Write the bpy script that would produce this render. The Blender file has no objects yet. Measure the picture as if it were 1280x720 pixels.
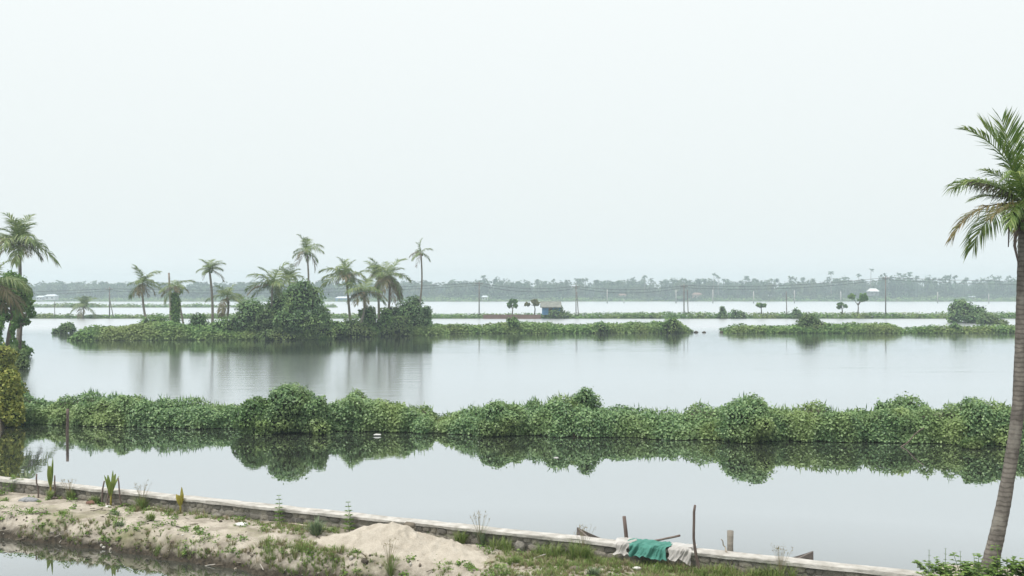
import bpy, math, random
import numpy as np
from mathutils import Vector, Matrix

R = math.radians
scene = bpy.context.scene
COL = scene.collection
rng = np.random.default_rng(7)
random.seed(7)

# ------------------------------------------------------------------ camera, sky, sun, exposure
EYE, FPX, HOR = 5.0, 1244.4, 368.0        # eye height (m), focal length (photo px), horizon row
cam_d = bpy.data.cameras.new('camera')
cam_d.sensor_width = 36; cam_d.lens = 35; cam_d.clip_end = 6000; cam_d.clip_start = 0.1
cam = bpy.data.objects.new('camera', cam_d); COL.objects.link(cam)
cam.location = (0, 0, EYE); cam.rotation_euler = (R(90 + 0.37), 0, 0)
scene.camera = cam

SUN_EL, SUN_AZ = 64, 235                  # degrees; azimuth clockwise from +Y (behind the camera, to its left)
world = bpy.data.worlds.new('World'); scene.world = world; world.use_nodes = True
nt = world.node_tree; nt.nodes.clear()
w_out = nt.nodes.new('ShaderNodeOutputWorld'); w_bg = nt.nodes.new('ShaderNodeBackground')
w_sky = nt.nodes.new('ShaderNodeTexSky'); w_sky.sky_type = 'NISHITA'; w_sky.sun_disc = False
w_sky.sun_elevation = R(SUN_EL); w_sky.sun_rotation = R(SUN_AZ); w_sky.dust_density = 4; w_sky.air_density = 1.5
w_mix = nt.nodes.new('ShaderNodeMix'); w_mix.data_type = 'RGBA'
w_mix.inputs[0].default_value = 0.06      # thick even overcast: almost all cloud white
w_tc = nt.nodes.new('ShaderNodeTexCoord'); w_sep = nt.nodes.new('ShaderNodeSeparateXYZ'); nt.links.new(w_tc.outputs['Generated'], w_sep.inputs[0])
w_cl = nt.nodes.new('ShaderNodeClamp'); nt.links.new(w_sep.outputs[2], w_cl.inputs[0])
w_gr = nt.nodes.new('ShaderNodeMix'); w_gr.data_type = 'RGBA'           # overcast: brighter overhead than at the horizon
w_gr.inputs[6].default_value = (4.16, 4.46, 4.52, 1); w_gr.inputs[7].default_value = (6.40, 6.30, 5.95, 1)
nt.links.new(w_cl.outputs[0], w_gr.inputs[0]); nt.links.new(w_gr.outputs[2], w_mix.inputs[6])
nt.links.new(w_sky.outputs[0], w_mix.inputs[7]); nt.links.new(w_mix.outputs[2], w_bg.inputs[0])
w_bg.inputs[1].default_value = 0.1
nt.links.new(w_bg.outputs[0], w_out.inputs[0])

sun_d = bpy.data.lights.new('sun', 'SUN'); sun_d.energy = 1.5; sun_d.angle = R(16); sun_d.color = (1, 0.965, 0.91)
sun = bpy.data.objects.new('sun', sun_d); COL.objects.link(sun)
to_sun = Vector((math.sin(R(SUN_AZ)) * math.cos(R(SUN_EL)), math.cos(R(SUN_AZ)) * math.cos(R(SUN_EL)), math.sin(R(SUN_EL))))
sun.rotation_euler = to_sun.to_track_quat('Z', 'Y').to_euler(); sun.location = (0, 0, 60)

vs = scene.view_settings
vs.view_transform = 'Standard'; vs.look = 'None'; vs.exposure = 1.0; vs.gamma = 1.0; vs.use_curve_mapping = False
cy = scene.cycles
cy.use_denoising = True
try: cy.denoiser = 'OPENIMAGEDENOISE'
except Exception: pass
cy.max_bounces = 6; cy.diffuse_bounces = 3; cy.glossy_bounces = 3; cy.transmission_bounces = 4
cy.volume_bounces = 1; cy.transparent_max_bounces = 6; cy.caustics_reflective = False; cy.caustics_refractive = False

# ------------------------------------------------------------------ helpers
def wx(px, D): return (px - 640.0) / FPX * D
def wz(py, D): return EYE - (py - HOR) / FPX * D
def dist(py, z=0.0): return (EYE - z) * FPX / (py - HOR)

def tag(o, label=None, cat=None, group=None, kind=None):
    if label: o['label'] = label
    if cat: o['category'] = cat
    if group: o['group'] = group
    if kind: o['kind'] = kind
    return o

def empty(name, loc=(0, 0, 0), rz=0.0):
    o = bpy.data.objects.new(name, None); COL.objects.link(o)
    o.location = loc; o.rotation_euler = (0, 0, rz); o.empty_display_size = 0.2
    return o

def mesh(name, V, F, mat=None, smooth=False):
    """V (n,3); F one array of equal-sided faces or a list of such arrays"""
    V = np.asarray(V, dtype=np.float32)
    if isinstance(F, np.ndarray): F = [F]
    F = [np.asarray(f, dtype=np.int32) for f in F if len(f)]
    me = bpy.data.meshes.new(name)
    me.vertices.add(len(V)); me.vertices.foreach_set('co', V.ravel())
    loops = np.concatenate([f.ravel() for f in F]); tot = np.concatenate([np.full(len(f), f.shape[1], np.int32) for f in F])
    start = np.concatenate([[0], np.cumsum(tot)[:-1]]).astype(np.int32)
    me.loops.add(len(loops)); me.loops.foreach_set('vertex_index', loops)
    me.polygons.add(len(tot)); me.polygons.foreach_set('loop_start', start)
    try: me.polygons.foreach_set('loop_total', tot)
    except Exception: pass
    me.polygons.foreach_set('use_smooth', np.full(len(tot), smooth))
    me.update(calc_edges=True); me.validate()
    if mat: me.materials.append(mat)
    return me

def link(name, me, parent=None, loc=(0, 0, 0)):
    o = bpy.data.objects.new(name, me); COL.objects.link(o); o.location = loc
    if parent: o.parent = parent
    return o

def local(V, o):                             # world -> coordinates of an unrotated empty
    return np.asarray(V) - np.array(o.location)[None, :]

def _h(ix, iy, iz, seed):
    n = (ix * 374761393 + iy * 668265263 + iz * 1274126177 + seed * 974711) & 0x7fffffff
    n = ((n ^ (n >> 13)) * 1274126177) & 0x7fffffff
    return ((n ^ (n >> 16)) & 0xffff) / 65535.0

def vnoise(P, scale=1.0, seed=0, octaves=1):
    P = np.asarray(P, dtype=np.float64) * scale
    out = np.zeros(len(P)); amp = 1.0; tot = 0
    for o in range(octaves):
        I = np.floor(P).astype(np.int64); f = P - I; f = f * f * (3 - 2 * f)
        r = 0
        for dx in (0, 1):
            for dy in (0, 1):
                for dz in (0, 1):
                    w = (f[:, 0] if dx else 1 - f[:, 0]) * (f[:, 1] if dy else 1 - f[:, 1]) * (f[:, 2] if dz else 1 - f[:, 2])
                    r = r + w * _h(I[:, 0] + dx, I[:, 1] + dy, I[:, 2] + dz, seed + o * 17)
        out += amp * r; tot += amp; amp *= 0.5; P = P * 2.03
    return out / tot * 2 - 1

def unit(a): return a / np.maximum(np.linalg.norm(a, axis=1, keepdims=True), 1e-9)

def leaves(P, N, size, jit=0.6, up=0.3, droop=0.6, aspect=0.36, fold=0.10, g=rng):
    """one folded diamond leaf per point"""
    n = len(P); size = np.broadcast_to(np.asarray(size, float), (n,)) * g.uniform(0.65, 1.3, n)
    nn = unit(N + g.normal(0, jit, (n, 3)) + np.array([0, 0, up]))
    a = g.normal(0, 0.7, (n, 3)) + np.array([0, 0, -droop])
    a = unit(a - nn * np.sum(a * nn, 1, keepdims=True)); w = np.cross(nn, a)
    L = size[:, None]; m = P + a * L * 0.42 + nn * L * fold
    V = np.stack([P, m + w * L * aspect, P + a * L, m - w * L * aspect], 1).reshape(-1, 3)
    b = np.arange(n)[:, None] * 4
    F = np.concatenate([b + np.array([[0, 1, 2]]), b + np.array([[0, 2, 3]])], 0)
    return V, F

def join(parts):
    Vs, Fs, k = [], [], 0
    for V, F in parts:
        for f in (F if isinstance(F, list) else [F]):
            if len(f): Fs.append(np.asarray(f) + k)
        Vs.append(V); k += len(V)
    return np.concatenate(Vs), Fs

def tube(pts, rad, sides=8, cap=True):
    pts = np.asarray(pts, float); n = len(pts); rad = np.broadcast_to(np.asarray(rad, float), (n,))
    T = np.gradient(pts, axis=0); T = unit(T)
    ref = np.array([0, 1.0, 0.0]) if abs(T[0, 1]) < 0.8 else np.array([1.0, 0, 0])
    U = unit(np.cross(T, ref)); W = np.cross(T, U)
    an = np.arange(sides) / sides * 2 * math.pi
    V = pts[:, None, :] + rad[:, None, None] * (np.cos(an)[None, :, None] * U[:, None, :] + np.sin(an)[None, :, None] * W[:, None, :])
    V = V.reshape(-1, 3)
    i = np.arange(n - 1)[:, None] * sides; j = np.arange(sides)[None, :]; k = (j + 1) % sides
    F = np.stack([i + j, i + k, i + sides + k, i + sides + j], -1).reshape(-1, 4)
    Fs = [F]
    if cap:
        V = np.concatenate([V, pts[:1], pts[-1:]]); c0 = n * sides; c1 = c0 + 1; j = np.arange(sides); k = (j + 1) % sides
        Fs.append(np.stack([np.full(sides, c0), k, j], -1)); Fs.append(np.stack([np.full(sides, c1), (n - 1) * sides + j, (n - 1) * sides + k], -1))
    return V, Fs

def box(x0, x1, y0, y1, z0, z1):
    V = np.array([(x, y, z) for z in (z0, z1) for y in (y0, y1) for x in (x0, x1)], float)
    F = np.array([(0, 2, 3, 1), (4, 5, 7, 6), (0, 1, 5, 4), (2, 6, 7, 3), (0, 4, 6, 2), (1, 3, 7, 5)])
    return V, F

def grid(nu, nv):
    i = np.arange(nu - 1)[:, None]; j = np.arange(nv - 1)[None, :]
    a = i * nv + j
    return np.stack([a, a + nv, a + nv + 1, a + 1], -1).reshape(-1, 4)

def ico(sub=2):
    import bmesh
    bm = bmesh.new(); bmesh.ops.create_icosphere(bm, subdivisions=sub, radius=1)
    V = np.array([v.co[:] for v in bm.verts]); F = np.array([[v.index for v in f.verts] for f in bm.faces]); bm.free()
    return V, F
ICO1, ICO2, ICO3 = ico(1), ico(2), ico(3)

# ------------------------------------------------------------------ materials
def newmat(name):
    m = bpy.data.materials.new(name); m.use_nodes = True; m.node_tree.nodes.clear()
    t = m.node_tree; o = t.nodes.new('ShaderNodeOutputMaterial')
    return m, t, o

def ramp(t, cols, fac):
    r = t.nodes.new('ShaderNodeValToRGB'); e = r.color_ramp.elements
    while len(e) < len(cols): e.new(0.5)
    for k, c in enumerate(cols):
        p, c = c if len(c) == 2 else (k / (len(cols) - 1), c)
        e[k].position = p; e[k].color = (*c, 1)
    t.links.new(fac, r.inputs[0]); return r.outputs[0]

def noise_node(t, scale, detail=3, coord='Object', rough=0.55, stretch=None):
    tc = t.nodes.new('ShaderNodeTexCoord'); n = t.nodes.new('ShaderNodeTexNoise')
    n.inputs['Scale'].default_value = scale; n.inputs['Detail'].default_value = detail; n.inputs['Roughness'].default_value = rough
    src = tc.outputs[coord]
    if stretch:
        mp = t.nodes.new('ShaderNodeMapping'); mp.inputs['Scale'].default_value = stretch
        t.links.new(src, mp.inputs[0]); src = mp.outputs[0]
    t.links.new(src, n.inputs[0]); return n.outputs[0]

def mixc(t, fac, a, b, mode='MIX'):
    m = t.nodes.new('ShaderNodeMix'); m.data_type = 'RGBA'; m.blend_type = mode
    if isinstance(fac, float): m.inputs[0].default_value = fac
    else: t.links.new(fac, m.inputs[0])
    for k, v in ((6, a), (7, b)):
        if isinstance(v, tuple): m.inputs[k].default_value = (*v, 1)
        else: t.links.new(v, m.inputs[k])
    return m.outputs[2]

def leaf_mat(name, cols, patch=None, patch_scale=0.5, rough=0.55, transl=0.28, spec=0.35):
    m, t, o = newmat(name)
    g = t.nodes.new('ShaderNodeNewGeometry')
    c = ramp(t, cols, g.outputs['Random Per Island'])
    if patch:
        n = noise_node(t, patch_scale, 2)
        f = ramp(t, [(0.46, (0, 0, 0)), (0.66, (1, 1, 1))], n)
        c = mixc(t, f, c, mixc(t, 0.65, c, patch))
    p = t.nodes.new('ShaderNodeBsdfPrincipled'); t.links.new(c, p.inputs['Base Color'])
    p.inputs['Roughness'].default_value = rough; p.inputs['Specular IOR Level'].default_value = spec
    tr = t.nodes.new('ShaderNodeBsdfTranslucent'); t.links.new(c, tr.inputs[0])
    mx = t.nodes.new('ShaderNodeMixShader'); mx.inputs[0].default_value = transl
    t.links.new(p.outputs[0], mx.inputs[1]); t.links.new(tr.outputs[0], mx.inputs[2]); t.links.new(mx.outputs[0], o.inputs[0])
    return m

def solid_mat(name, c1, c2, scale=4, rough=0.85, bump=0.0, bscale=None, stretch=None, detail=4, spec=0.3):
    m, t, o = newmat(name)
    n = noise_node(t, scale, detail, stretch=stretch)
    c = ramp(t, [(0.3, c1), (0.7, c2)], n)
    p = t.nodes.new('ShaderNodeBsdfPrincipled'); t.links.new(c, p.inputs['Base Color'])
    p.inputs['Roughness'].default_value = rough; p.inputs['Specular IOR Level'].default_value = spec
    if bump:
        b = t.nodes.new('ShaderNodeBump'); b.inputs['Strength'].default_value = bump; b.inputs['Distance'].default_value = 0.03
        t.links.new(noise_node(t, bscale or scale * 3, 4, stretch=stretch), b.inputs['Height']); t.links.new(b.outputs[0], p.inputs['Normal'])
    t.links.new(p.outputs[0], o.inputs[0]); return m

M = {}
G = lambda *a: list(a)
M['creeper'] = leaf_mat('creeper_leaf', G((0.062, 0.129, 0.056), (0.113, 0.217, 0.090), (0.173, 0.296, 0.123), (0.232, 0.368, 0.151), (0.309, 0.447, 0.202)), (0.297, 0.382, 0.123), 0.5, rough=.45, spec=.5, transl=.24)
M['creeper_far'] = leaf_mat('creeper_far_leaf', G((0.051, 0.126, 0.033), (0.108, 0.220, 0.060), (0.181, 0.312, 0.087), (0.239, 0.366, 0.115)), (0.239, 0.280, 0.092), 0.16, transl=.22)
M['bush_dark'] = leaf_mat('bush_dark_leaf', G((0.044, 0.101, 0.038), (0.085, 0.176, 0.058), (0.139, 0.258, 0.082), (0.206, 0.333, 0.110)), (0.242, 0.338, 0.095), 0.45, rough=.45, spec=.5, transl=.24)
M['bush_light'] = leaf_mat('bush_light_leaf', G((0.085, 0.150, 0.049), (0.117, 0.195, 0.065), (0.169, 0.247, 0.085)), (0.195, 0.234, 0.078), 0.4)
M['bush_yellow'] = leaf_mat('bush_yellow_leaf', G((0.149, 0.195, 0.044), (0.257, 0.299, 0.061), (0.378, 0.377, 0.088), (0.189, 0.260, 0.066)), None)
M['tree_leaf'] = leaf_mat('tree_leaf', G((0.057, 0.146, 0.034), (0.099, 0.217, 0.050), (0.161, 0.300, 0.070)), (0.189, 0.269, 0.070), 0.5)
M['olive_leaf'] = leaf_mat('olive_tree_leaf', G((0.115, 0.138, 0.057), (0.172, 0.184, 0.081), (0.207, 0.207, 0.098)), None)
M['frond'] = leaf_mat('palm_leaflet', G((0.085, 0.148, 0.043), (0.146, 0.224, 0.066), (0.217, 0.281, 0.095), (0.302, 0.352, 0.132)), None, rough=0.42, transl=0.28, spec=0.5)
M['frond_pale'] = leaf_mat('palm_pale_leaflet', G((.13, .14, .065), (.20, .18, .09), (.25, .20, .12), (.11, .14, .06)), None, rough=0.5)
M['frond_dead'] = leaf_mat('palm_dry_leaflet', G((.16, .11, .065), (.24, .17, .10), (.11, .09, .06)), None, rough=0.7)
M['frond_near'] = leaf_mat('near_palm_leaflet', G((0.083, 0.163, 0.040), (0.148, 0.246, 0.061), (0.229, 0.328, 0.083), (0.328, 0.394, 0.110)), None, rough=0.4, transl=0.28, spec=0.5)
M['frond_tip'] = leaf_mat('near_palm_yellowed_leaflet', G((.16, .18, .06), (.24, .22, .09), (.30, .22, .12), (.10, .14, .05)), None, rough=0.5)
M['seedling'] = leaf_mat('seedling_leaf', G((.16, .25, .06), (.22, .30, .07), (.26, .31, .09)), None, rough=0.4)
M['seedling_y'] = leaf_mat('seedling_yellow_leaf', G((.42, .34, .06), (.36, .34, .07), (.46, .32, .07)), None, rough=0.4)
M['grass'] = leaf_mat('grass_blade', G((0.115, 0.190, 0.049), (0.172, 0.257, 0.066), (0.230, 0.299, 0.093), (0.299, 0.326, 0.131)), None, rough=0.6)
M['grass_dry'] = leaf_mat('dry_grass_blade', G((.24, .20, .12), (.32, .27, .17), (.18, .19, .09)), None, rough=0.7)
M['grass_blue'] = leaf_mat('bluish_grass_blade', G((.11, .17, .09), (.16, .22, .12), (.20, .25, .15)), None, rough=0.5)
M['weed'] = leaf_mat('weed_leaf', G((0.093, 0.179, 0.040), (0.159, 0.262, 0.057), (0.238, 0.344, 0.081)), None)
M['far_tree'] = leaf_mat('far_wood_leaf', G((.012, .034, .015), (.035, .085, .034), (.085, .145, .06)), (.11, .13, .06), 0.025, transl=0.2, spec=0.2)
M['core'] = solid_mat('shade_core', (.016, .026, .012), (.028, .042, .018), 5, 0.95, spec=0.05)  # very dark green: shade inside the foliage put into the colour
M['earth'] = solid_mat('dike_mud', (.045, .040, .028), (.085, .072, .05), 1.5, 0.95, 0.6, 8)
M['trunk'] = solid_mat('palm_trunk_bark', (.17, .155, .13), (.30, .275, .24), 2.5, 0.9, 0.5, 9, stretch=(1, 1, 4))
M['bark'] = solid_mat('tree_bark', (.10, .085, .065), (.19, .165, .13), 5, 0.9, 0.6, stretch=(1, 1, .3))
M['wood'] = solid_mat('weathered_wood', (.10, .075, .065), (.21, .165, .145), 9, 0.85, 0.6, stretch=(1, 1, .15))
M['wood_pale'] = solid_mat('bleached_wood', (.30, .26, .20), (.46, .41, .34), 9, 0.85, 0.5)
M['boat'] = solid_mat('canoe_wood', (.085, .072, .065), (.20, .175, .16), 7, 0.7, 0.4, stretch=(.3, 1, 1))
M['stone'] = solid_mat('rubble_stone', (.16, .152, .135), (.40, .38, .34), 7, 0.9, 0.8, 22)
_t = M['stone'].node_tree; _p = [n for n in _t.nodes if n.type == 'BSDF_PRINCIPLED'][0]; _l = _p.inputs['Base Color'].links[0].from_socket
_oi = _t.nodes.new('ShaderNodeObjectInfo'); _t.links.new(mixc(_t, 1.0, _l, ramp(_t, [(0.0, (.55, .55, .55)), (1.0, (1.3, 1.27, 1.2))], _oi.outputs['Random']), 'MULTIPLY'), _p.inputs['Base Color'])
M['mortar'] = solid_mat('wall_mortar', (.20, .188, .165), (.36, .34, .305), 5, 0.95, 0.6, 20)
M['cement'] = solid_mat('cement_coping', (.30, .285, .255), (.58, .565, .535), 4.5, 0.9, 0.6, 24, detail=10)
M['sand'] = None
M['net_green'] = solid_mat('green_net_cloth', (.045, .175, .14), (.085, .27, .22), 9, 0.75, 0.5, 60)
M['pole'] = solid_mat('grey_pole', (.16, .15, .14), (.24, .23, .21), 2, 0.9)
M['pole_pale'] = solid_mat('concrete_pole', (.42, .41, .39), (.52, .51, .48), 2, 0.9)
M['wire'] = solid_mat('wire', (.08, .08, .085), (.11, .11, .11), 2, 0.6)
M['rust'] = solid_mat('brick_red', (.13, .075, .055), (.23, .135, .10), 14, 0.9, 0.5)
M['litter'] = solid_mat('white_litter', (.60, .60, .58), (.74, .74, .72), 10, 0.6)
M['ash'] = solid_mat('grey_ash', (.18, .19, .20), (.36, .37, .39), 18, 0.95, 0.6)
M['black'] = solid_mat('black_feather', (.012, .012, .014), (.022, .022, .024), 10, 0.6)
M['house_white'] = solid_mat('house_white_wall', (.62, .63, .63), (.75, .76, .76), 0.4, 0.9)
M['house_roof'] = solid_mat('pale_metal_roof', (.48, .54, .60), (.60, .65, .70), 0.4, 0.7)
M['house_pink'] = solid_mat('house_pink_wall', (.45, .36, .32), (.55, .45, .40), 0.4, 0.9)
M['house_grey'] = solid_mat('house_grey_wall', (.20, .21, .21), (.28, .28, .28), 0.4, 0.9)
M['hut_blue'] = solid_mat('hut_blue_paint', (.10, .26, .46), (.16, .34, .56), 1.5, 0.8)
M['hut_roof'] = solid_mat('hut_tile_roof', (.15, .16, .145), (.26, .27, .245), 1.8, 0.9, 0.5)
M['tile_red'] = solid_mat('red_mud_wall', (.18, .12, .10), (.26, .18, .15), 1, 0.95)

def white_net():
    m, t, o = newmat('white_net_cloth')
    n = noise_node(t, 7, 4); c = ramp(t, [(0.3, (.40, .385, .365)), (0.7, (.60, .585, .565))], n)
    d = t.nodes.new('ShaderNodeBsdfDiffuse'); t.links.new(c, d.inputs[0])
    tr = t.nodes.new('ShaderNodeBsdfTransparent'); mx = t.nodes.new('ShaderNodeMixShader'); mx.inputs[0].default_value = 0.22
    t.links.new(d.outputs[0], mx.inputs[1]); t.links.new(tr.outputs[0], mx.inputs[2]); t.links.new(mx.outputs[0], o.inputs[0])
    return m
M['net_white'] = white_net()

def water_mat(name, rough, ripples):
    m, t, o = newmat(name)
    fr = t.nodes.new('ShaderNodeFresnel'); fr.inputs[0].default_value = 1.333
    refl = ramp(t, [(v, (k, k, k)) for v, k in ((.15, .46), (.22, .57), (.245, .66), (.285, .765), (.40, .80), (.60, .91))], fr.outputs[0])
    d = t.nodes.new('ShaderNodeBsdfDiffuse'); d.inputs[0].default_value = (.050, .056, .044, 1)
    g = t.nodes.new('ShaderNodeBsdfGlossy'); g.inputs['Color'].default_value = (.955, .975, 1.0, 1); 
    if isinstance(rough, tuple):             # sheltered behind the island, wind-ruffled on the open far lagoon
        ge = t.nodes.new('ShaderNodeNewGeometry'); sx = t.nodes.new('ShaderNodeSeparateXYZ'); t.links.new(ge.outputs['Position'], sx.inputs[0])
        ad = t.nodes.new('ShaderNodeMath'); ad.operation = 'MULTIPLY_ADD'; ad.inputs[1].default_value = 9.0
        t.links.new(noise_node(t, .12, 3, stretch=(.3, 1, 1)), ad.inputs[0]); t.links.new(sx.outputs[1], ad.inputs[2])
        rs = []
        for lo, hi, va, vb in ((82., 97., rough[0], rough[1]), (118., 160., 0., rough[2])):
            r_ = t.nodes.new('ShaderNodeMapRange'); r_.interpolation_type = 'SMOOTHSTEP'
            for k, v in ((1, lo), (2, hi), (3, va), (4, vb)): r_.inputs[k].default_value = v
            t.links.new(ad.outputs[0], r_.inputs[0]); rs.append(r_.outputs[0])
        sm = t.nodes.new('ShaderNodeMath'); sm.operation = 'ADD'; t.links.new(rs[0], sm.inputs[0]); t.links.new(rs[1], sm.inputs[1]); t.links.new(sm.outputs[0], g.inputs['Roughness'])
    else: g.inputs['Roughness'].default_value = rough
    prev = None
    for scale, stretch, dist_, st, mask in ripples:
        b = t.nodes.new('ShaderNodeBump'); b.inputs['Strength'].default_value = st; b.inputs['Distance'].default_value = dist_
        h = noise_node(t, scale, 2, stretch=stretch)
        if mask:
            k = ramp(t, [(0.50, (0, 0, 0)), (0.64, (1, 1, 1))], noise_node(t, mask, 2, stretch=(.35, 1, 1)))
            mu = t.nodes.new('ShaderNodeMath'); mu.operation = 'MULTIPLY'
            t.links.new(h, mu.inputs[0]); t.links.new(k, mu.inputs[1]); h = mu.outputs[0]
        t.links.new(h, b.inputs['Height'])
        if prev: t.links.new(prev, b.inputs['Normal'])
        prev = b.outputs[0]
    if prev: t.links.new(prev, g.inputs['Normal'])
    mx = t.nodes.new('ShaderNodeMixShader'); t.links.new(refl, mx.inputs[0])
    t.links.new(d.outputs[0], mx.inputs[1]); t.links.new(g.outputs[0], mx.inputs[2]); t.links.new(mx.outputs[0], o.inputs[0])
    return m
M['water_calm'] = water_mat('calm_water', 0.012, [(0.9, (1, 1, 1), 0.006, 0.35, None), (5, (.6, 1, 1), 0.004, 0.5, 0.12)])
M['water_open'] = water_mat('lagoon_water', (0.15, 0.055, 0.22), [(0.5, (.14, 1, 1), 0.09, 0.45, 0.022), (1.3, (.2, 1, 1), 0.03, 0.5, None)])

def sand_mat(name, grassy):
    m, t, o = newmat(name)
    n1 = noise_node(t, 0.9, 5); n2 = noise_node(t, 5, 5); n3 = noise_node(t, 60, 3)
    c = ramp(t, [(0.30, (.30, .27, .225)), (0.5, (.42, .385, .33)), (0.72, (.52, .485, .425))], n2)
    c = mixc(t, 0.5, c, ramp(t, [(0.35, (.33, .29, .235)), (0.65, (.55, .505, .43))], n3))
    if grassy:
        f = ramp(t, [(0.50, (0, 0, 0)), (0.66, (1, 1, 1))], n1)
        c = mixc(t, f, c, ramp(t, [(0.35, (.17, .175, .095)), (0.65, (.30, .275, .19))], n2))
        c = mixc(t, ramp(t, [(0.44, (0, 0, 0)), (0.62, (.75, .75, .75))], noise_node(t, 2.3, 6, rough=.7)), c, (.215, .19, .155))
        ge = t.nodes.new('ShaderNodeNewGeometry'); sx = t.nodes.new('ShaderNodeSeparateXYZ'); t.links.new(ge.outputs['Position'], sx.inputs[0])
        ad = t.nodes.new('ShaderNodeMath'); ad.operation = 'MULTIPLY_ADD'; ad.inputs[1].default_value = 0.30; t.links.new(n2, ad.inputs[0]); t.links.new(sx.outputs[2], ad.inputs[2])
        f2 = t.nodes.new('ShaderNodeMapRange'); f2.inputs[1].default_value = 0.24; f2.inputs[2].default_value = 0.40; t.links.new(ad.outputs[0], f2.inputs[0])
        c = mixc(t, f2.outputs[0], ramp(t, [(0.35, (.030, .026, .020)), (0.7, (.095, .080, .060))], noise_node(t, 14, 4)), c)
    p = t.nodes.new('ShaderNodeBsdfPrincipled'); t.links.new(c, p.inputs['Base Color']); p.inputs['Roughness'].default_value = 0.95; p.inputs['Specular IOR Level'].default_value = 0.15
    b = t.nodes.new('ShaderNodeBump'); b.inputs['Strength'].default_value = 0.7; b.inputs['Distance'].default_value = 0.03
    t.links.new(noise_node(t, 16, 6, rough=0.65), b.inputs['Height']); t.links.new(b.outputs[0], p.inputs['Normal'])
    t.links.new(p.outputs[0], o.inputs[0]); return m
M['sand_bank'] = sand_mat('sandy_soil', True)
M['sand'] = sand_mat('clean_sand', False)

# ------------------------------------------------------------------ setting: ground, water
def sheet(name, x0, x1, y0, y1, z, mat, kind='structure', nx=2, ny=2):
    xs, ys = np.linspace(x0, x1, nx), np.linspace(y0, y1, ny)
    V = np.array([(x, y, z) for x in xs for y in ys]); F = grid(nx, ny)
    return tag(link(name, mesh(name, V, F, mat)), kind=kind)
sheet('ground', -1300, 1300, -60, 1300, -0.9, M['earth'])

# hedge line (the creeper-covered dike): base row of the photograph as a real line in plan
HA = (wx(80, 37.7), 37.7); HB = (wx(1250, 32.6), 32.6)
def hedge_y(x): return HA[1] + (x - HA[0]) * (HB[1] - HA[1]) / (HB[0] - HA[0])

def water_sheet(name, near, far, mat):          # the two waters meet under the near dike
    xs = np.array([-1300, -60, -21, 0, 21, 60, 1300.]); mid = hedge_y(np.clip(xs, -21, 21)) + 1.5
    ys = [np.full(7, near), mid] if near is not None else [mid, np.full(7, far)]
    V = np.concatenate([np.stack([xs, y, 0 * xs], 1) for y in ys]); i = np.arange(6)
    tag(link(name, mesh(name, V, np.stack([i, i + 1, i + 8, i + 7], -1), mat)), kind='structure')
water_sheet('pond_water', -40., None, M['water_calm']); water_sheet('lagoon_water', None, 1250., M['water_open'])

def cover(name, label, x0, x1, yf, hd, hf, n, leaf, mat, nscale, namp, taper=1.5, seed=1, dike=True, sprigs=0, jit=0.55, phi_max=0.86):
    """a creeper mat over a low dike: yf(x) waterline on the near side, hd half depth, hf(x) height"""
    g = np.random.default_rng(seed)
    def surf(x, phi, off):
        h = hf(x) * np.clip(np.minimum(x - x0, x1 - x) / taper, 0.0, 1) ** 0.5
        c, s = np.cos(phi), np.sin(phi)
        yy = yf(x) + hd - hd * np.sign(c) * np.abs(c) ** 0.75; zz = h * np.abs(s) ** 0.6 + 0.03
        P = np.stack([x, yy, zz], 1)
        N = unit(np.stack([np.zeros_like(x), -c / hd, s / np.maximum(h, .2) + 0.05], 1))
        d = vnoise(P, nscale * 1.6, seed, 3) * namp * .55 + (np.abs(vnoise(P * [1, 1, .8], nscale * 1.05, seed + 9, 1)) * 1.5 - .5) * namp + vnoise(P, nscale * 0.35, seed + 5, 1) * namp * 0.7 + off
        return P + N * d[:, None], N
    # half of the draws favour the near face
    x = g.uniform(x0, x1, n); phi = g.uniform(0.02, math.pi * phi_max, n)
    k = n * 45 // 100; phi[:k] = np.arcsin(g.uniform(0, 1, k) ** 1.667)
    P, N = surf(x, phi, g.triangular(-2.2 * leaf, 0.3 * leaf, 1.1 * leaf, n))
    keep = P[:, 2] > -0.02 ; P, N = P[keep], N[keep]
    V, F = leaves(P, N, leaf, jit=jit, up=0.45, droop=0.9, aspect=0.42, g=g)
    V[:, 2] = np.maximum(V[:, 2], 0.015)
    if sprigs:                                  # shoots and grass stalks sticking out of the mat
        x = g.uniform(x0, x1, sprigs); x = x[vnoise(np.stack([x, 0 * x, 0 * x], 1), .8, seed + 2, 2) + g.uniform(-.5, .5, sprigs) > -.1]
        P, N = surf(x, g.uniform(.7, 2.2, len(x)), 0.0)
        V, F = join([(V, F), leaves(P, np.tile([[0., -1, .1]], (len(x), 1)), leaf * 2.6, jit=.5, up=0, droop=-2.2, aspect=.07, fold=.02, g=g)])
    o = link(name, mesh(name, V, F, mat)); tag(o, label, 'creeper', kind='stuff')
    if dike:
        nu, nv = max(8, int((x1 - x0) / (leaf * 5))), 12
        X, PH = np.meshgrid(np.linspace(x0 + 0.05, x1 - 0.05, nu), np.linspace(0, math.pi, nv), indexing='ij')
        P, N = surf(X.ravel(), PH.ravel(), -1.6 * leaf)
        P = P.reshape(nu, nv, 3); P[:, 0, 2] = -0.5; P[:, -1, 2] = -0.5; P[:, 0, 1] += 0.05
        tag(link('dike', mesh('dike', P.reshape(-1, 3), grid(nu, nv), M['earth'], True)), kind='structure')
    return o

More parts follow.
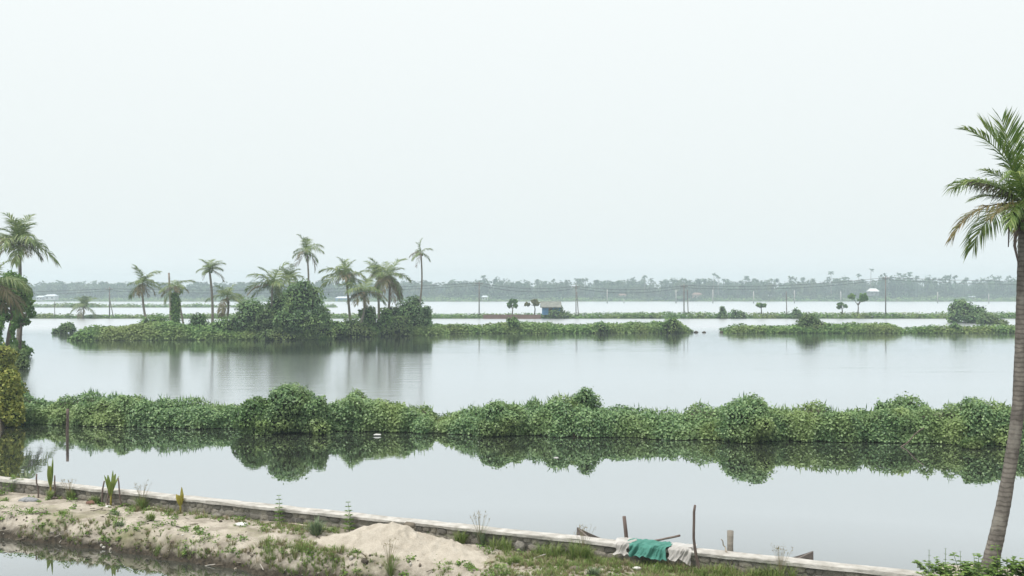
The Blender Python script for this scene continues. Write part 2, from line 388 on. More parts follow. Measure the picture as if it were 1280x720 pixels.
def bush(name, label, lobes, n, leaf, mat, sub=9, subr=0.42, seed=1, group=None, cat='bush', zmin=0.02, parent=None, part='foliage', stems=True, core=0.68, up=0.35, droop=0.6, jit=0.85):
    """leafy mass of unequal lobes; lobes are (x,y,z,rx,ry,rz) in world space"""
    g = np.random.default_rng(seed); L = []
    for l in lobes:
        l = np.array(l, float); l[3:] *= .9; L.append(l)
        for k in range(sub):
            d = unit(g.normal(0, 1, (1, 3)))[0]
            if d[2] < -0.3: d[2] *= -0.5
            s = g.uniform(0.45, 1.35) * subr
            L.append(np.concatenate([l[:3] + d * l[3:] * g.uniform(0.6, 1.02), l[3:] * s * g.uniform(0.8, 1.25, 3)]))
    L = np.array(L)
    area = (L[:, 3] * L[:, 4] + L[:, 3] * L[:, 5] + L[:, 4] * L[:, 5]); idx = g.choice(len(L), n * 2, p=area / area.sum())
    d = unit(g.normal(0, 1, (n * 2, 3))); r = 1 - np.abs(g.normal(0, 0.16, n * 2)) + g.uniform(-0.02, 0.06, n * 2) + (g.random(n * 2) < .14) * g.uniform(0, .28, n * 2)
    r = r + .16 * vnoise(d * L[idx, 3:] * 1.2 + L[idx, :3], 1.1 / max(.35, float(np.mean(L[:, 3]))), seed, 2)
    P = L[idx, :3] + d * L[idx, 3:] * r[:, None]; N = unit(d / L[idx, 3:])
    ok = P[:, 2] > zmin
    for k in range(len(L)):
        q = (P - L[k, :3]) / L[k, 3:]; ok &= ~((np.sum(q * q, 1) < 0.62) & (idx != k))
    P, N = P[ok][:n], N[ok][:n]
    V, F = leaves(P, N, leaf, jit=jit, up=up, droop=droop, aspect=0.40, g=g)
    V[:, 2] = np.maximum(V[:, 2], zmin - 0.01)
    base = (float(np.mean([l[0] for l in lobes])), float(np.mean([l[1] for l in lobes])), float(zmin))
    t = parent
    if t is None:
        t = empty(name, base); tag(t, label, cat, group)
    o = link(part, mesh(part, local(V, t), F, mat), t); tag(o, kind='stuff')
    if stems:  # solid dark lobes as painted inner shade, added to stop light coming through
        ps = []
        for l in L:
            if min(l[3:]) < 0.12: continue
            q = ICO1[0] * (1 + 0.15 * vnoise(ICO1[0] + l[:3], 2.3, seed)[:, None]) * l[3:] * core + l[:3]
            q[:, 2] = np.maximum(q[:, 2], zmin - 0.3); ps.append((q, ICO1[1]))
        V, F = join(ps); link('shade_core', mesh('shade_core', local(V, t), F, M['core']), t)
    return t

def bush_px(name, label, px, w, top, base, mat, leaf, n, D=None, dep=0.9, seed=1, lean=0, group=None, sub=4, cat='bush', zb=0.0):
    D = D or dist(base, zb)
    hw = w / 2 / FPX * D; x = wx(px, D); zt = wz(top, D + hw * dep); y = D + hw * dep
    h = zt - zb; g = np.random.default_rng(seed * 7 + 1); hd = hw * dep
    r = min(hw * .62, h * .62)
    lobes = [(x + g.uniform(-.15, .15) * hw, y, zb + h - r * .80, r, min(hd, r * 1.1), r * .9), (x, y, zb + h * .26, hw * .85, hd * .85, h * .34), (x + g.uniform(-.2, .2) * hw, y, zb + h * .45, hw * .55, hd * .7, h * .42)]
    for k in range(9):
        u = g.uniform(-.88, .88); q = g.uniform(.24, .46); rr = hw * q
        zt_ = zb + h * (1 - .72 * abs(u) ** 1.5) * g.uniform(.5, 1.0)
        lobes.append((x + u * (hw - rr * .6) + lean * u, y + g.uniform(-.7, .4) * hd, max(zb + .1, zt_ - rr * .7), rr, rr, min(rr * g.uniform(.7, 1.2), h * .5)))
    return bush(name, label, lobes, n, leaf, M[mat], sub=sub, seed=seed, group=group, cat=cat, zmin=zb + 0.02, subr=.5)

# --- near hedge
HT = np.array([(-60, 497), (30, 498), (60, 496), (110, 494), (160, 494), (200, 502), (250, 500), (290, 503), (350, 500), (400, 502), (430, 498), (441, 492), (455, 499), (480, 502), (535, 504), (547, 517), (560, 513),
               (600, 506), (680, 506), (710, 502), (780, 505), (830, 508), (890, 509), (950, 505), (1010, 508), (1060, 507), (1110, 505), (1150, 503), (1175, 506), (1200, 505), (1240, 500), (1265, 503), (1360, 503)], float)
_d = np.array([hedge_y(wx(p, 35)) + 1.0 for p in HT[:, 0]])
HTX, HTZ = wx(HT[:, 0], _d), wz(HT[:, 1], _d)
cover('creeper_cover', 'dense green creeper mat draped over the near dike across the pond', -21, 21, lambda x: hedge_y(x) + .38, 1.1, lambda x: np.interp(x, HTX, HTZ) - .24 - .005 * np.clip(x, 0, 20) + .10 * np.sin(x * 1.3) * np.sin(x * .47 + 1), 118000, 0.094, M['creeper'], 1.15, 0.30, seed=3, jit=.85, sprigs=2600)

def hb(name, label, px, w, top, base, n, seed, mat='creeper', **k):
    D = hedge_y(wx(px, 34.5)) - (base - np.interp(px, [80, 1250], [533, 559])) * 0.16
    return bush_px(name, label, px, w, top, base, mat, 0.088, int(n * 1.7), D=D, seed=seed, **k)
hb('vine_bush', 'tall shaggy leafy bush rising above the left part of the near creeper hedge', 350, 88, 479, 545, 8000, 19, 'creeper', sub=8, dep=.7)
hb('vine_bush', 'low shaggy vine bush leaning on the left side of the tall leafy hedge bush', 312, 58, 497, 546, 4500, 27, 'bush_dark', sub=7)
hb('vine_bush', 'low shaggy vine bush leaning on the right side of the tall leafy hedge bush', 388, 54, 499, 545, 4000, 28, 'creeper', sub=7)
hb('vine_bush', 'rounded vine bush with a sheer right side in the middle of the near hedge', 626, 74, 502, 548, 6000, 12)
hb('vine_bush', 'small round bush peeking over the top of the near hedge right of its middle', 735, 66, 489, 540, 4500, 13, dep=1.0)
hb('vine_bush', 'broad steep vine-covered mound bulging furthest forward in the near hedge', 945, 112, 499, 557, 9500, 14)
hb('vine_bush', 'domed vine bush topping the near hedge toward the leaning palm', 1146, 92, 496, 545, 4500, 15)
hb('vine_bush', 'vine bush beside the leaning palm trunk at the right end of the near hedge', 1240, 70, 505, 558, 4500, 16)
hb('small_bush', 'low pale green clump on the waterline near the right end of the hedge', 1221, 34, 547, 561, 1200, 17, 'bush_light')

# --- island strips, dikes
def line(p0, d0, p1, d1):
    xa, xb = wx(p0, d0), wx(p1, d1)
    return lambda x: d0 + (x - xa) * (d1 - d0) / (xb - xa)
def prof(pts, D):
    a = np.array(pts, float); X, Z = wx(a[:, 0], D), wz(a[:, 1], D) - .12
    return lambda x: np.interp(x, X, Z)
cover('creeper_cover', 'low creeper and scrub mat along the left half of the palm island', wx(86, 108), wx(412, 112), line(86, 108, 412, 111), 3.2,
      prof([(86, 412), (110, 408), (150, 409), (190, 405), (230, 408), (270, 410), (320, 412), (412, 409)], 110), 30000, 0.26, M['creeper_far'], 0.5, 0.28, seed=21)
cover('creeper_cover', 'low creeper mat along the middle of the palm island under the palm pair', wx(404, 116), wx(560, 124), line(404, 116, 560, 124), 3.0,
      prof([(404, 408), (440, 402), (480, 405), (560, 408)], 122), 14000, 0.26, M['creeper_far'], 0.5, 0.26, seed=22)
cover('creeper_cover', 'long low creeper strip running right from the palm island to open water', wx(530, 128), wx(866, 130), line(530, 127, 866, 130), 2.2,
      prof([(530, 405), (600, 406), (650, 403), (700, 407), (760, 405), (820, 404), (850, 403), (866, 407)], 130), 24000, 0.27, M['creeper_far'], 0.6, 0.22, seed=23)
cover('creeper_cover', 'creeper strip on the dike right of the open water gap', wx(906, 129), wx(1133, 129), lambda x: 128.5 + 0 * x, 2.0,
      prof([(906, 410), (930, 407), (1000, 406), (1060, 406), (1110, 405), (1133, 410)], 130), 15000, 0.27, M['creeper_far'], 0.6, 0.22, seed=24)
cover('creeper_cover', 'creeper strip on the dike running behind the leaning palm trunk', wx(1135, 129), wx(1420, 129), lambda x: 128.5 + 0 * x, 2.0,
      prof([(1135, 410), (1160, 408), (1200, 409), (1240, 406), (1420, 405)], 130), 15000, 0.27, M['creeper_far'], 0.6, 0.22, seed=25)
cover('creeper_cover', 'thin green scrub line on the far dike carrying the wooden poles', wx(-140, 207), wx(1420, 207), lambda x: 206.5 + 0 * x, 2.4,
      prof([(-140, 394), (100, 394.5), (300, 393), (520, 393.5), (700, 393), (860, 391.5), (1000, 392), (1420, 391.5)], 209), 42000, 0.42, M['creeper_far'], 0.35, 0.20, seed=26)
cover('creeper_cover', 'faint scrub line on the farthest narrow dike at the left', wx(-60, 380), wx(420, 380), lambda x: 380 + 0 * x, 3,
      prof([(-60, 381.5), (420, 381.5)], 382), 9000, 0.75, M['creeper_far'], 0.15, 0.4, seed=27)
cover('creeper_cover', 'low green verge at the water edge of the far palm shore', -600, 600, lambda x: 700 + 12 * np.sin(x / 90), 8,
      lambda x: 1.3 + 0.8 * np.sin(x / 37) ** 2, 26000, 1.2, M['creeper_far'], 0.06, 0.7, seed=28)

# --- bushes of the island and far dikes
IB = [
 ('rounded dark shrub alone in the water off the left tip of the palm island', 78, 30, 403, 416.5, 'bush_dark', 1500, None),
 ('spreading green shrub behind the scrub at the left of the palm island', 183, 62, 394, 424, 'creeper_far', 2600, 112),
 ('green shrub just right of the vine-clad palm trunk on the island', 246, 46, 394, 424, 'bush_dark', 2200, 112),
 ('broad dark bush left of the largest bush on the island', 305, 62, 374, 423, 'bush_dark', 4200, 110.5),
 ('largest dark bush of the palm island, tall and ragged', 372, 76, 352, 425, 'bush_dark', 7500, 109),
 ('low bright green mound at the foot of the largest island bush', 338, 60, 409, 426, 'bush_light', 1800, 107.5),
 ('bright green creeper mound left of the leaning pale palm on the island', 436, 64, 396, 420, 'bush_light', 2600, 116),
 ('narrow creeper-draped bush under the pale leaning island palm', 456, 36, 382, 419, 'creeper_far', 2200, 119),
 ('narrow creeper-draped bush between the palm pair and the round dark bush', 482, 26, 384, 418, 'creeper_far', 1700, 119.5),
 ('round dark bush at the right end of the island palms', 506, 66, 373, 417, 'bush_dark', 5200, 121),
 ('small shrub touching the right side of the round dark island bush', 531, 24, 383, 416, 'bush_dark', 1400, 125),
 ('green hump on the long creeper strip left of its middle', 640, 24, 397, 416, 'creeper_far', 1200, 127.5),
 ('rounded green hump in the middle of the long creeper strip', 752, 26, 402, 416.5, 'creeper_far', 1100, 127.5),
 ('pointed green hump at the right end of the long creeper strip', 840, 36, 397, 417, 'creeper_far', 1700, 128),
 ('bright mounded bush in the middle of the dike right of the gap', 1015, 42, 394, 416.5, 'bush_light', 2300, 128.3),
 ('boxy little bush on the dike left of the leaning palm trunk', 1198, 22, 404, 417, 'bush_dark', 1100, 128),
 ('big rounded bush on the far dike near the leaning palm trunk', 1219, 64, 377, 402, 'bush_dark', 5200, 172),
 ('pale green low bush at the foot of the big rounded far bush', 1244, 40, 393, 404, 'bush_light', 1800, 165),
 ('dark bush hugging the right wall of the blue hut', 697, 32, 381, 398, 'bush_dark', 1800, 205),
 ('small round bush beside the pole on the far dike at the right', 997, 18, 386, 398, 'bush_dark', 700, 205),
 ('wide low bush on the far dike between the stump tree and the open water', 925, 26, 388, 398, 'bush_dark', 800, 205),
 ('small upright bush on the far dike left of the stump tree', 904, 11, 384, 398, 'bush_dark', 500, 205.5),
 ('low rounded scrub bush on the far dike right of the pole pair', 800, 60, 390, 398, 'bush_dark', 1300, 205),
]
IB += [('ragged green bush filling behind the largest island bush on its left', 345, 66, 366, 420, 'creeper_far', 4200, 114),
 ('creeper-hung bush closing the right flank of the largest island bush', 398, 32, 382, 422, 'creeper_far', 2000, 111),
 ('low tangled bush between the two dark island bushes', 328, 44, 388, 423, 'bush_light', 2000, 110),
 ('low green bush left of the broad dark island bush', 272, 40, 397, 424, 'creeper_far', 1700, 110.5),
 ('low green bush right of the long creeper mound by the pale leaning palm', 415, 40, 401, 421, 'creeper_far', 1500, 115),
 ('creeper bush in front of the round dark bush on the island', 494, 44, 394, 418, 'bush_light', 2200, 118.5)]
for k, (lab, px, w, top, base, mat, n, D) in enumerate(IB):
    DD = D or dist(base)
    bush_px('bush', lab, px, w, top, base, mat, 0.24 if DD < 150 else 0.36, n, D=DD, seed=40 + k, group='bushes on the island and far dikes', dep=0.8)

# ------------------------------------------------------------------ palms
def frond_arrays(L=1.0, e0=45, droop=85, n=26, ll=0.30, hang=0.5, lw=0.028, seed=0, K=9, seg=1, vee=0.35, t0=0.10, rach=0.014, ragged=0.0):
    g = np.random.default_rng(seed)
    t = np.linspace(0, 1, K); e = np.radians(e0 - droop * t ** 1.25)
    d = np.stack([np.cos(e), np.zeros(K), np.sin(e)], 1); side = np.cumsum(g.normal(0, 0.02, K)); d[:, 1] = side; d = unit(d)
    P = np.concatenate([[[0, 0, 0]], np.cumsum((d[:-1] + d[1:]) / 2 * L / (K - 1), 0)])
    parts = [tube(P, np.linspace(rach, rach * 0.2, K) * L, 4, False)]
    Vs, Fs3, Fs4, k = [], [], [], 0
    for s in (-1, 1):
        for i in range(n):
            u = t0 + (1 - t0) * (i + g.uniform(0, 1)) / n
            if ragged and g.random() < ragged: continue
            f = u * (K - 1); a = min(int(f), K - 2); f -= a
            p = P[a] * (1 - f) + P[a + 1] * f; T = d[a] * (1 - f) + d[a + 1] * f; T /= np.linalg.norm(T)
            S = np.cross(T, (0, 0, 1.0)); S /= max(np.linalg.norm(S), 1e-6); U = np.cross(S, T)
            ln = ll * L * (0.45 + 0.75 * math.sin(math.pi * min(1, 0.12 + 0.80 * u)) ) * g.uniform(0.8, 1.15)
            fw = 0.35 + 0.75 * u + g.uniform(-.1, .1)
            dr = T * fw + S * s * (1.0 - 0.45 * u) + U * vee * g.uniform(0.5, 1.3) + np.array([0, 0, -1]) * hang * g.uniform(0.1, 0.7)
            dr /= np.linalg.norm(dr)
            w = T * 0.9 + U * g.uniform(-.4, .4); w -= dr * w.dot(dr); w /= max(np.linalg.norm(w), 1e-6); w *= lw * L * 0.5
            m = p + dr * ln * 0.5
            d2 = dr + np.array([0, 0, -1]) * hang * g.uniform(0.5, 1.3); d2 /= np.linalg.norm(d2); tip = m + d2 * ln * 0.5
            Vs += [p - w * .5, p + w * .5, m + w, m - w, tip]
            Fs4.append((k, k + 1, k + 2, k + 3)); Fs3.append((k + 3, k + 2, k + 4)); k += 5
    parts.append((np.array(Vs), [np.array(Fs4), np.array(Fs3)]))
    return join(parts)

def frond_mesh(name, mat, **k):
    V, F = frond_arrays(**k); return mesh(name, V, F, mat)

FT = {'up': [], 'mid': [], 'low': [], 'pale': [], 'dead': []}
for s in range(3):
    FT['up'].append(frond_mesh('frond', M['frond'], e0=78 - 6 * s, droop=48 + 8 * s, seed=s, hang=0.5, n=34, ll=.34, lw=.027))
    FT['mid'].append(frond_mesh('frond', M['frond'], e0=44 - 9 * s, droop=78, seed=10 + s, hang=1.1, n=34, ll=.34, lw=.027))
    FT['low'].append(frond_mesh('frond', M['frond'], e0=6 - 11 * s, droop=58, seed=20 + s, hang=1.3, n=34, ll=.34, lw=.027))
    FT['pale'].append(frond_mesh('frond', M['frond_pale'], e0=0 - 14 * s, droop=62, seed=30 + s, hang=1.1, n=30, ll=.34, lw=.026, ragged=.1))
    FT['dead'].append(frond_mesh('frond', M['frond_dead'], e0=-38 - 10 * s, droop=40, seed=40 + s, hang=0.7, n=20, lw=.026, ragged=.25))

NUT = mesh('coconut', *(lambda V, F: (V * np.array([.13, .13, .16]), F))(*ICO1), M['bush_light'], True)

def palm(label, px, base_py, crown, Db, r_px, n=18, mix=(5, 7, 4, 2, 1), lean=0.0, seed=1, group='coconut palms of the island', rad=0.16, nuts=True, zb=0.3, name='coconut_palm', clad=0, squash=1.0):
    """crown = (px, py) of the crown heart; base at (px, base_py) in photo columns, at ground distance Db"""
    g = np.random.default_rng(seed)
    b = np.array([wx(px, Db), Db, zb]); c = np.array([wx(crown[0], Db), Db + g.uniform(-.4, .4), wz(crown[1], Db)])
    t = empty(name, tuple(b)); tag(t, label, 'palm', group)
    u = np.linspace(0, 1, 14)[:, None]; bow = np.array([lean, 0, 0])
    pts = (c - b) * u + bow * np.sin(u * math.pi)
    pts = np.concatenate([[[0, 0, -0.5]], pts]); rr = np.concatenate([[rad * 1.5], rad * (1.25 - 0.5 * np.linspace(0, 1, 14) ** 0.5)])
    V, F = tube(pts, rr, 8); link('trunk', mesh('trunk', V, F, M['trunk'], True), t)
    L = r_px / FPX * Db * 1.40
    kinds = sum(([k] * m for k, m in zip(('up', 'mid', 'low', 'pale', 'dead'), mix)), [])
    ph = g.uniform(0, 6.28); squash *= g.uniform(.82, 1.15); tip_ = g.normal(0, .10, 2)
    for k, kd in enumerate(kinds):
        if g.random() < .2: continue
        me = FT[kd][g.integers(0, 3)]
        o = link('frond', me, t, tuple(c - b)); s = L * g.uniform(0.68, 1.12) * (0.92 if kd == 'up' else 1)
        ph += 2.39996
        o.rotation_euler = (g.normal(tip_[0], .13), g.normal(tip_[1], .16), ph + g.normal(0, .28)); o.scale = (s, s, s * squash)
    if nuts:
        for k in range(g.integers(3, 6)):
            a = g.uniform(0, 6.28); link('coconut', NUT, t, tuple(c - b + np.array([math.cos(a) * .25, math.sin(a) * .25, -.22 - g.uniform(0, .2)])))
    if clad:
        m = 1800; uu = g.uniform(0, clad, m); f = uu[:, None]
        P = (c - b) * f + bow * np.sin(f * math.pi); a = g.uniform(0, 6.28, m); N = np.stack([np.cos(a), np.sin(a), 0 * a], 1)
        rr = 0.40 + 0.15 * vnoise(np.stack([a, uu * 9, 0 * a], 1), 1, 3)
        V, F = leaves(P + N * rr[:, None] * g.uniform(.6, 1.1, (m, 1)), N, 0.26, g=g); tag(link('creeper', mesh('creeper', V, F, M['creeper_far']), t), kind='stuff')
    return t

palm('leaning island palm furthest left, with brown drooping outer fronds', 187, 398, (177, 354), 125, 19, mix=(4, 6, 3, 5, 2), seed=51, lean=-.3)
palm('stubby island palm whose trunk is wrapped in green creeper', 220, 418, (219, 357), 112, 18, mix=(2, 4, 4, 4, 1), seed=52, clad=0.86, rad=.22, squash=.8, nuts=False)
palm('slender island palm with a small narrow crown left of the short bushy palm', 265, 410, (263, 337), 114, 15, mix=(6, 6, 3, 2, 1), seed=53, lean=.2)
palm('short wide-crowned island palm rising just left of the broad dark bush', 274, 404, (285, 371), 118, 22, mix=(5, 7, 4, 3, 0), seed=54, lean=.5)
palm('full-crowned island palm half sunk behind the largest dark bush', 338, 410, (340, 356), 115, 26, mix=(6, 7, 5, 3, 0), seed=55, nuts=False)
palm('thin upright young palm poking up beside the full-crowned island palm', 364, 400, (361, 348), 119, 14, mix=(8, 4, 1, 2, 0), seed=56, nuts=False)
palm('tallest island palm with a small open crown above the largest bush', 378, 395, (383, 313), 118, 18, mix=(4, 5, 3, 2, 1), seed=57, lean=.45, rad=.13)
palm('island palm with a full drooping crown, left one of the middle group', 439, 402, (433, 343), 122, 23, mix=(6, 7, 5, 3, 0), seed=58)
palm('pale low island palm leaning right in the middle group', 444, 405, (455, 365), 119, 23, mix=(3, 5, 5, 7, 1), seed=59, lean=.5)
palm('bushy island palm partly hidden behind the right palm of the middle group', 474, 400, (473, 345), 126, 19, mix=(5, 6, 4, 3, 0), seed=60)
palm('island palm with a dense crown, right one of the middle group', 482, 402, (487, 344), 122, 23, mix=(6, 7, 5, 3, 1), seed=61, lean=.2)
palm('thin tall palm with a tiny sparse crown right of the round dark bush', 517, 400, (526, 315), 124, 12, mix=(3, 4, 2, 1, 1), seed=62, lean=.5, rad=.12)
palm('small bushy palm standing on the far dike at the left', 104, 396, (105, 382), 206, 17, mix=(8, 6, 3, 2, 0), seed=63, group='palms beyond the island', nuts=False)

# leaning dead trunks behind the clad palm
def stick(name, label, cat, p0, p1, r0, r1, mat, sides=7, wob=0.02, seed=0, group=None, n=7, label_kind=None):
    g = np.random.default_rng(seed); p0, p1 = np.array(p0, float), np.array(p1, float)
    t = empty(name, tuple(p0))
    t_ = np.linspace(0, 1, n)[:, None]; P = (p1 - p0) * t_ + np.cumsum(g.normal(0, wob, (n, 3)), 0) * np.sin(t_ * math.pi)
    V, F = tube(P, np.linspace(r0, r1, n) * g.uniform(.92, 1.08, n), sides)
    me = mesh(name, V, F, M[mat], True); bpy.data.objects.remove(t)
    return tag(link(name, me, None, tuple(p0)), label, cat, group)
stick('dead_trunk', 'bare dead palm trunk standing behind the creeper-wrapped palm', 'trunk', (wx(215, 116), 116, 0), (wx(211, 116), 116, wz(341, 116)), .17, .11, 'trunk', seed=3)
stick('dead_trunk', 'leaning bare trunk right of the creeper-wrapped palm', 'trunk', (wx(232, 116), 116, .3), (wx(223, 116), 116, wz(372, 116)), .14, .10, 'trunk', seed=4)

# ------------------------------------------------------------------ trees at the left edge and on the far dike
def tree(name, label, base, trunk_pts, r0, lobes, n, leaf, mat, seed, group=None, limbs=4, sub=8, bark='bark', core=.6, stems=True):
    t = empty(name, base); tag(t, label, 'tree', group)
    pts = np.array(trunk_pts, float); V, F = tube(local(pts, t), np.linspace(r0, r0 * .5, len(pts)), 8)
    ps = [(V, F)]; g = np.random.default_rng(seed)
    for l in lobes[:limbs]:
        a = pts[-1] + (pts[-2] - pts[-1]) * g.uniform(0, .6); b = np.array(l[:3]); m = (a + b) / 2 + g.normal(0, .15, 3)
        ps.append(tube(local(np.array([a, m, b]), t), [r0 * .45, r0 * .32, r0 * .15], 6))
    V, F = join(ps); link('trunk', mesh('trunk', V, F, M[bark], True), t)
    bush(name, None, lobes, n, leaf, M[mat], sub=sub, seed=seed, zmin=base[2] + .05, parent=t, part='crown', core=core, stems=stems)
    return t

# left bank: a tongue of land reaching from the near hedge to the trees
def land(name, outline, z, edge=0.4, mat=None):
    """closed outline -> raised ground with a sloping rim"""
    P = np.array(outline, float); c = P.mean(0); n = len(P)
    I = c + (P - c) * (1 - edge / np.maximum(np.linalg.norm(P - c, axis=1, keepdims=True), .1))
    V = np.concatenate([np.c_[P, np.full(n, -.5)], np.c_[I, np.full(n, z)], [[c[0], c[1], z + .1]]])
    j = np.arange(n); k = (j + 1) % n
    F = [np.stack([j, k, n + k, n + j], -1), np.stack([n + j, n + k, np.full(n, 2 * n)], -1)]
    return tag(link(name, mesh(name, V, F, mat or M['earth'])), kind='structure')
land('left_bank', [(wx(-140, 34), 35), (wx(5, 36), 36), (wx(28, 40), 40), (wx(20, 52), 52), (wx(22, 66), 66), (wx(34, 80), 80), (wx(30, 90), 90), (wx(-60, 96), 96), (wx(-260, 90), 90), (wx(-300, 50), 50)], 0.35, 1.2)

def bl(label, px, w, top, base, mat, leaf, n, D, seed, zb=0.0, name='bush', dep=.9):
    return bush_px(name, label, px, w, top, base, mat, leaf, n, D=D, seed=seed, zb=zb, group='bushes on the left bank', dep=dep)
bl('yellow-green bush at the very left edge beside the near hedge', -10, 62, 470, 533, 'bush_yellow', .12, 6500, 37, 71)
bl('upper yellow-green bush at the left edge, above the nearest one', -12, 56, 432, 500, 'bush_yellow', .14, 5500, 47, 72)
bl('green bush overhanging the water below the hanging vines at left', 4, 50, 434, 470, 'bush_light', .17, 4500, 66, 73)
bl('dark green bush at the far tip of the left bank, below the black bird', 14, 40, 428, 447, 'tree_leaf', .20, 3600, 78, 74)
bl('low green bush on the waterline between the left bushes and hedge', 2, 46, 474, 505, 'bush_light', .14, 3500, 46, 75)
D = 72
tree('vine_tree', 'round vine-smothered tree with a leaning trunk at the left edge', (wx(8, D), D, .3),
     [(wx(8, D), D, .2), (wx(12, D), D, 2.2), (wx(18, D), D, 4.0)], .22,
     [(wx(px, D), D + dy, wz(py, D), r, r, r * .85) for px, py, r, dy in [(14, 350, .80, 0), (22, 354, .75, -.3), (6, 356, .8, .3), (28, 368, .62, 0), (16, 366, .75, -.6), (4, 374, .8, 0), (22, 380, .55, .3), (-6, 366, .9, .4), (-4, 390, .8, -.3), (8, 394, .5, 0), (30, 384, .4, -.2), (-12, 404, .8, 0)]], 7000, .17, 'tree_leaf', 81, sub=3, core=.5, limbs=8)
D = 76
tree('leafy_tree', 'dark leafy tree with feathery branches just right of the vine-smothered tree', (wx(24, D), D, .3),
     [(wx(24, D), D, .2), (wx(26, D), D, 2.0), (wx(28, D), D, 3.4)], .15,
     [(wx(px, D), D + dy, wz(py, D), r, r, r * .8) for px, py, r, dy in [(32, 368, .42, 0), (37, 376, .38, -.2), (34, 386, .36, .2), (40, 392, .30, 0), (28, 378, .45, .3), (26, 396, .42, 0), (33, 402, .30, 0), (20, 404, .4, .2)]], 1700, .2, 'tree_leaf', 82, sub=2, stems=False, limbs=8)
# hanging vines
def hanging(label, px, y0, y1, D, r, n, seed):
    g = np.random.default_rng(seed); z0, z1 = wz(y0, D), wz(y1, D); z = g.uniform(z1, z0, n); a = g.uniform(0, 6.28, n)
    x = wx(px, D); N = np.stack([np.cos(a), np.sin(a), 0 * a], 1)
    P = np.stack([x + .1 * np.sin(z * 2), np.full(n, D), z], 1); rr = r * (.7 + .3 * np.sin(z * 5)) * g.uniform(.5, 1.1, n)
    t = empty('hanging_vine', (x, D, z1)); tag(t, label, 'vine', 'hanging vines at the left edge')
    V, F = leaves(P + N * rr[:, None], N, .16, droop=1.5, g=g); tag(link('leaves', mesh('leaves', local(V, t), F, M['tree_leaf']), t), kind='stuff')
    zz = np.linspace(z1, z0, 12); V, F = tube(np.c_[x + .1 * np.sin(zz * 2), np.full(12, D), zz] , .035, 5); link('stem', mesh('stem', local(V, t), F, M['bark'], True), t)
hanging('leafy vine hanging straight down from the round tree at left', 18, 388, 434, 70, .22, 700, 5)
hanging('second leafy vine column hanging at the very left edge', 2, 396, 440, 69, .25, 700, 6)
palm('tall full-crowned palm above the round vine tree at the left edge', 22, 430, (25, 303), 82, 34, mix=(7, 8, 5, 5, 0), seed=83, group='palms on the left bank', lean=.15)
palm('palm half out of frame at the left edge with brown hanging fronds', -14, 430, (-10, 352), 62, 34, mix=(4, 5, 5, 6, 2), seed=84, group='palms on the left bank')

# black bird on a snag
def bird():
    D = 79; x, z = wx(25, D), wz(429, D)
    t = empty('cormorant', (x, D, z)); tag(t, 'small black waterbird perched upright at the tip of the left bank', 'bird')
    P = np.array([(-.02, 0, 0.0), (0, 0, .06), (.02, 0, .2), (.03, 0, .36), (.06, 0, .46), (.10, 0, .56), (.10, 0, .64), (.16, 0, .67), (.26, 0, .66)])
    V, F = tube(P, [.02, .09, .13, .12, .06, .04, .05, .035, .008], 9); link('body', mesh('body', V, F, M['black'], True), t)
    V, F = tube(np.array([(-.02, 0, .08), (-.10, 0, -.06), (-.16, 0, -.2)]), [.06, .05, .01], 6); link('tail', mesh('tail', V, F, M['black'], True), t)
bird()
stick('snag', 'thin bare snag reaching over the water under the black bird', 'branch', (wx(16, 79), 79, .3), (wx(30, 79), 79, wz(429.5, 79)), .05, .025, 'bark', seed=9, wob=.03)

# far-dike trees
def dtree(label, px, crown_y, base_y, hw_px, hh_px, mat, seed, D=208, n=420, bare=False):
    x = wx(px, D); zc = wz(crown_y, D); k = D / FPX
    g = np.random.default_rng(seed); lobes = []
    for q in range(10 if n > 500 else 4):
        u, v = g.uniform(-.8, .8), g.uniform(-.7, .7); rr = g.uniform(.20, .34)
        lobes.append((x + u * hw_px * k, D + v * hw_px * k * .8, zc + g.uniform(-.5, .75) * hh_px * k * (1 - .5 * u * u), hw_px * k * rr * 1.2, hw_px * k * rr, hh_px * k * rr * 1.1))
    tree('small_tree', label, (x, D, .6), [(x, D, .5), (x + .15, D, (zc + .5) / 2), (x, D, zc - hh_px * k * .7)], .15, lobes, n, .46, mat, seed, 'small trees on the far dike', sub=3, stems=False, limbs=9)
dtree('small round-topped tree on the far dike left of the blue hut', 640, 380, 397, 7, 7, 'tree_leaf', 91)
dtree('spreading olive-brown tree on the far dike next to the blue hut', 668, 378, 397, 12, 6, 'olive_leaf', 92)
dtree('airy tree with a thin trunk on the far dike toward the right', 1072, 374, 392, 12, 7, 'tree_leaf', 93)
dtree('stunted tree stump with leaf tufts left of the airy tree', 1052, 382, 392, 6, 4, 'bush_dark', 94, n=350)
dtree('low stunted stump tree leaning right on the far dike', 951, 382, 392, 7, 3, 'bush_dark', 95, n=350)

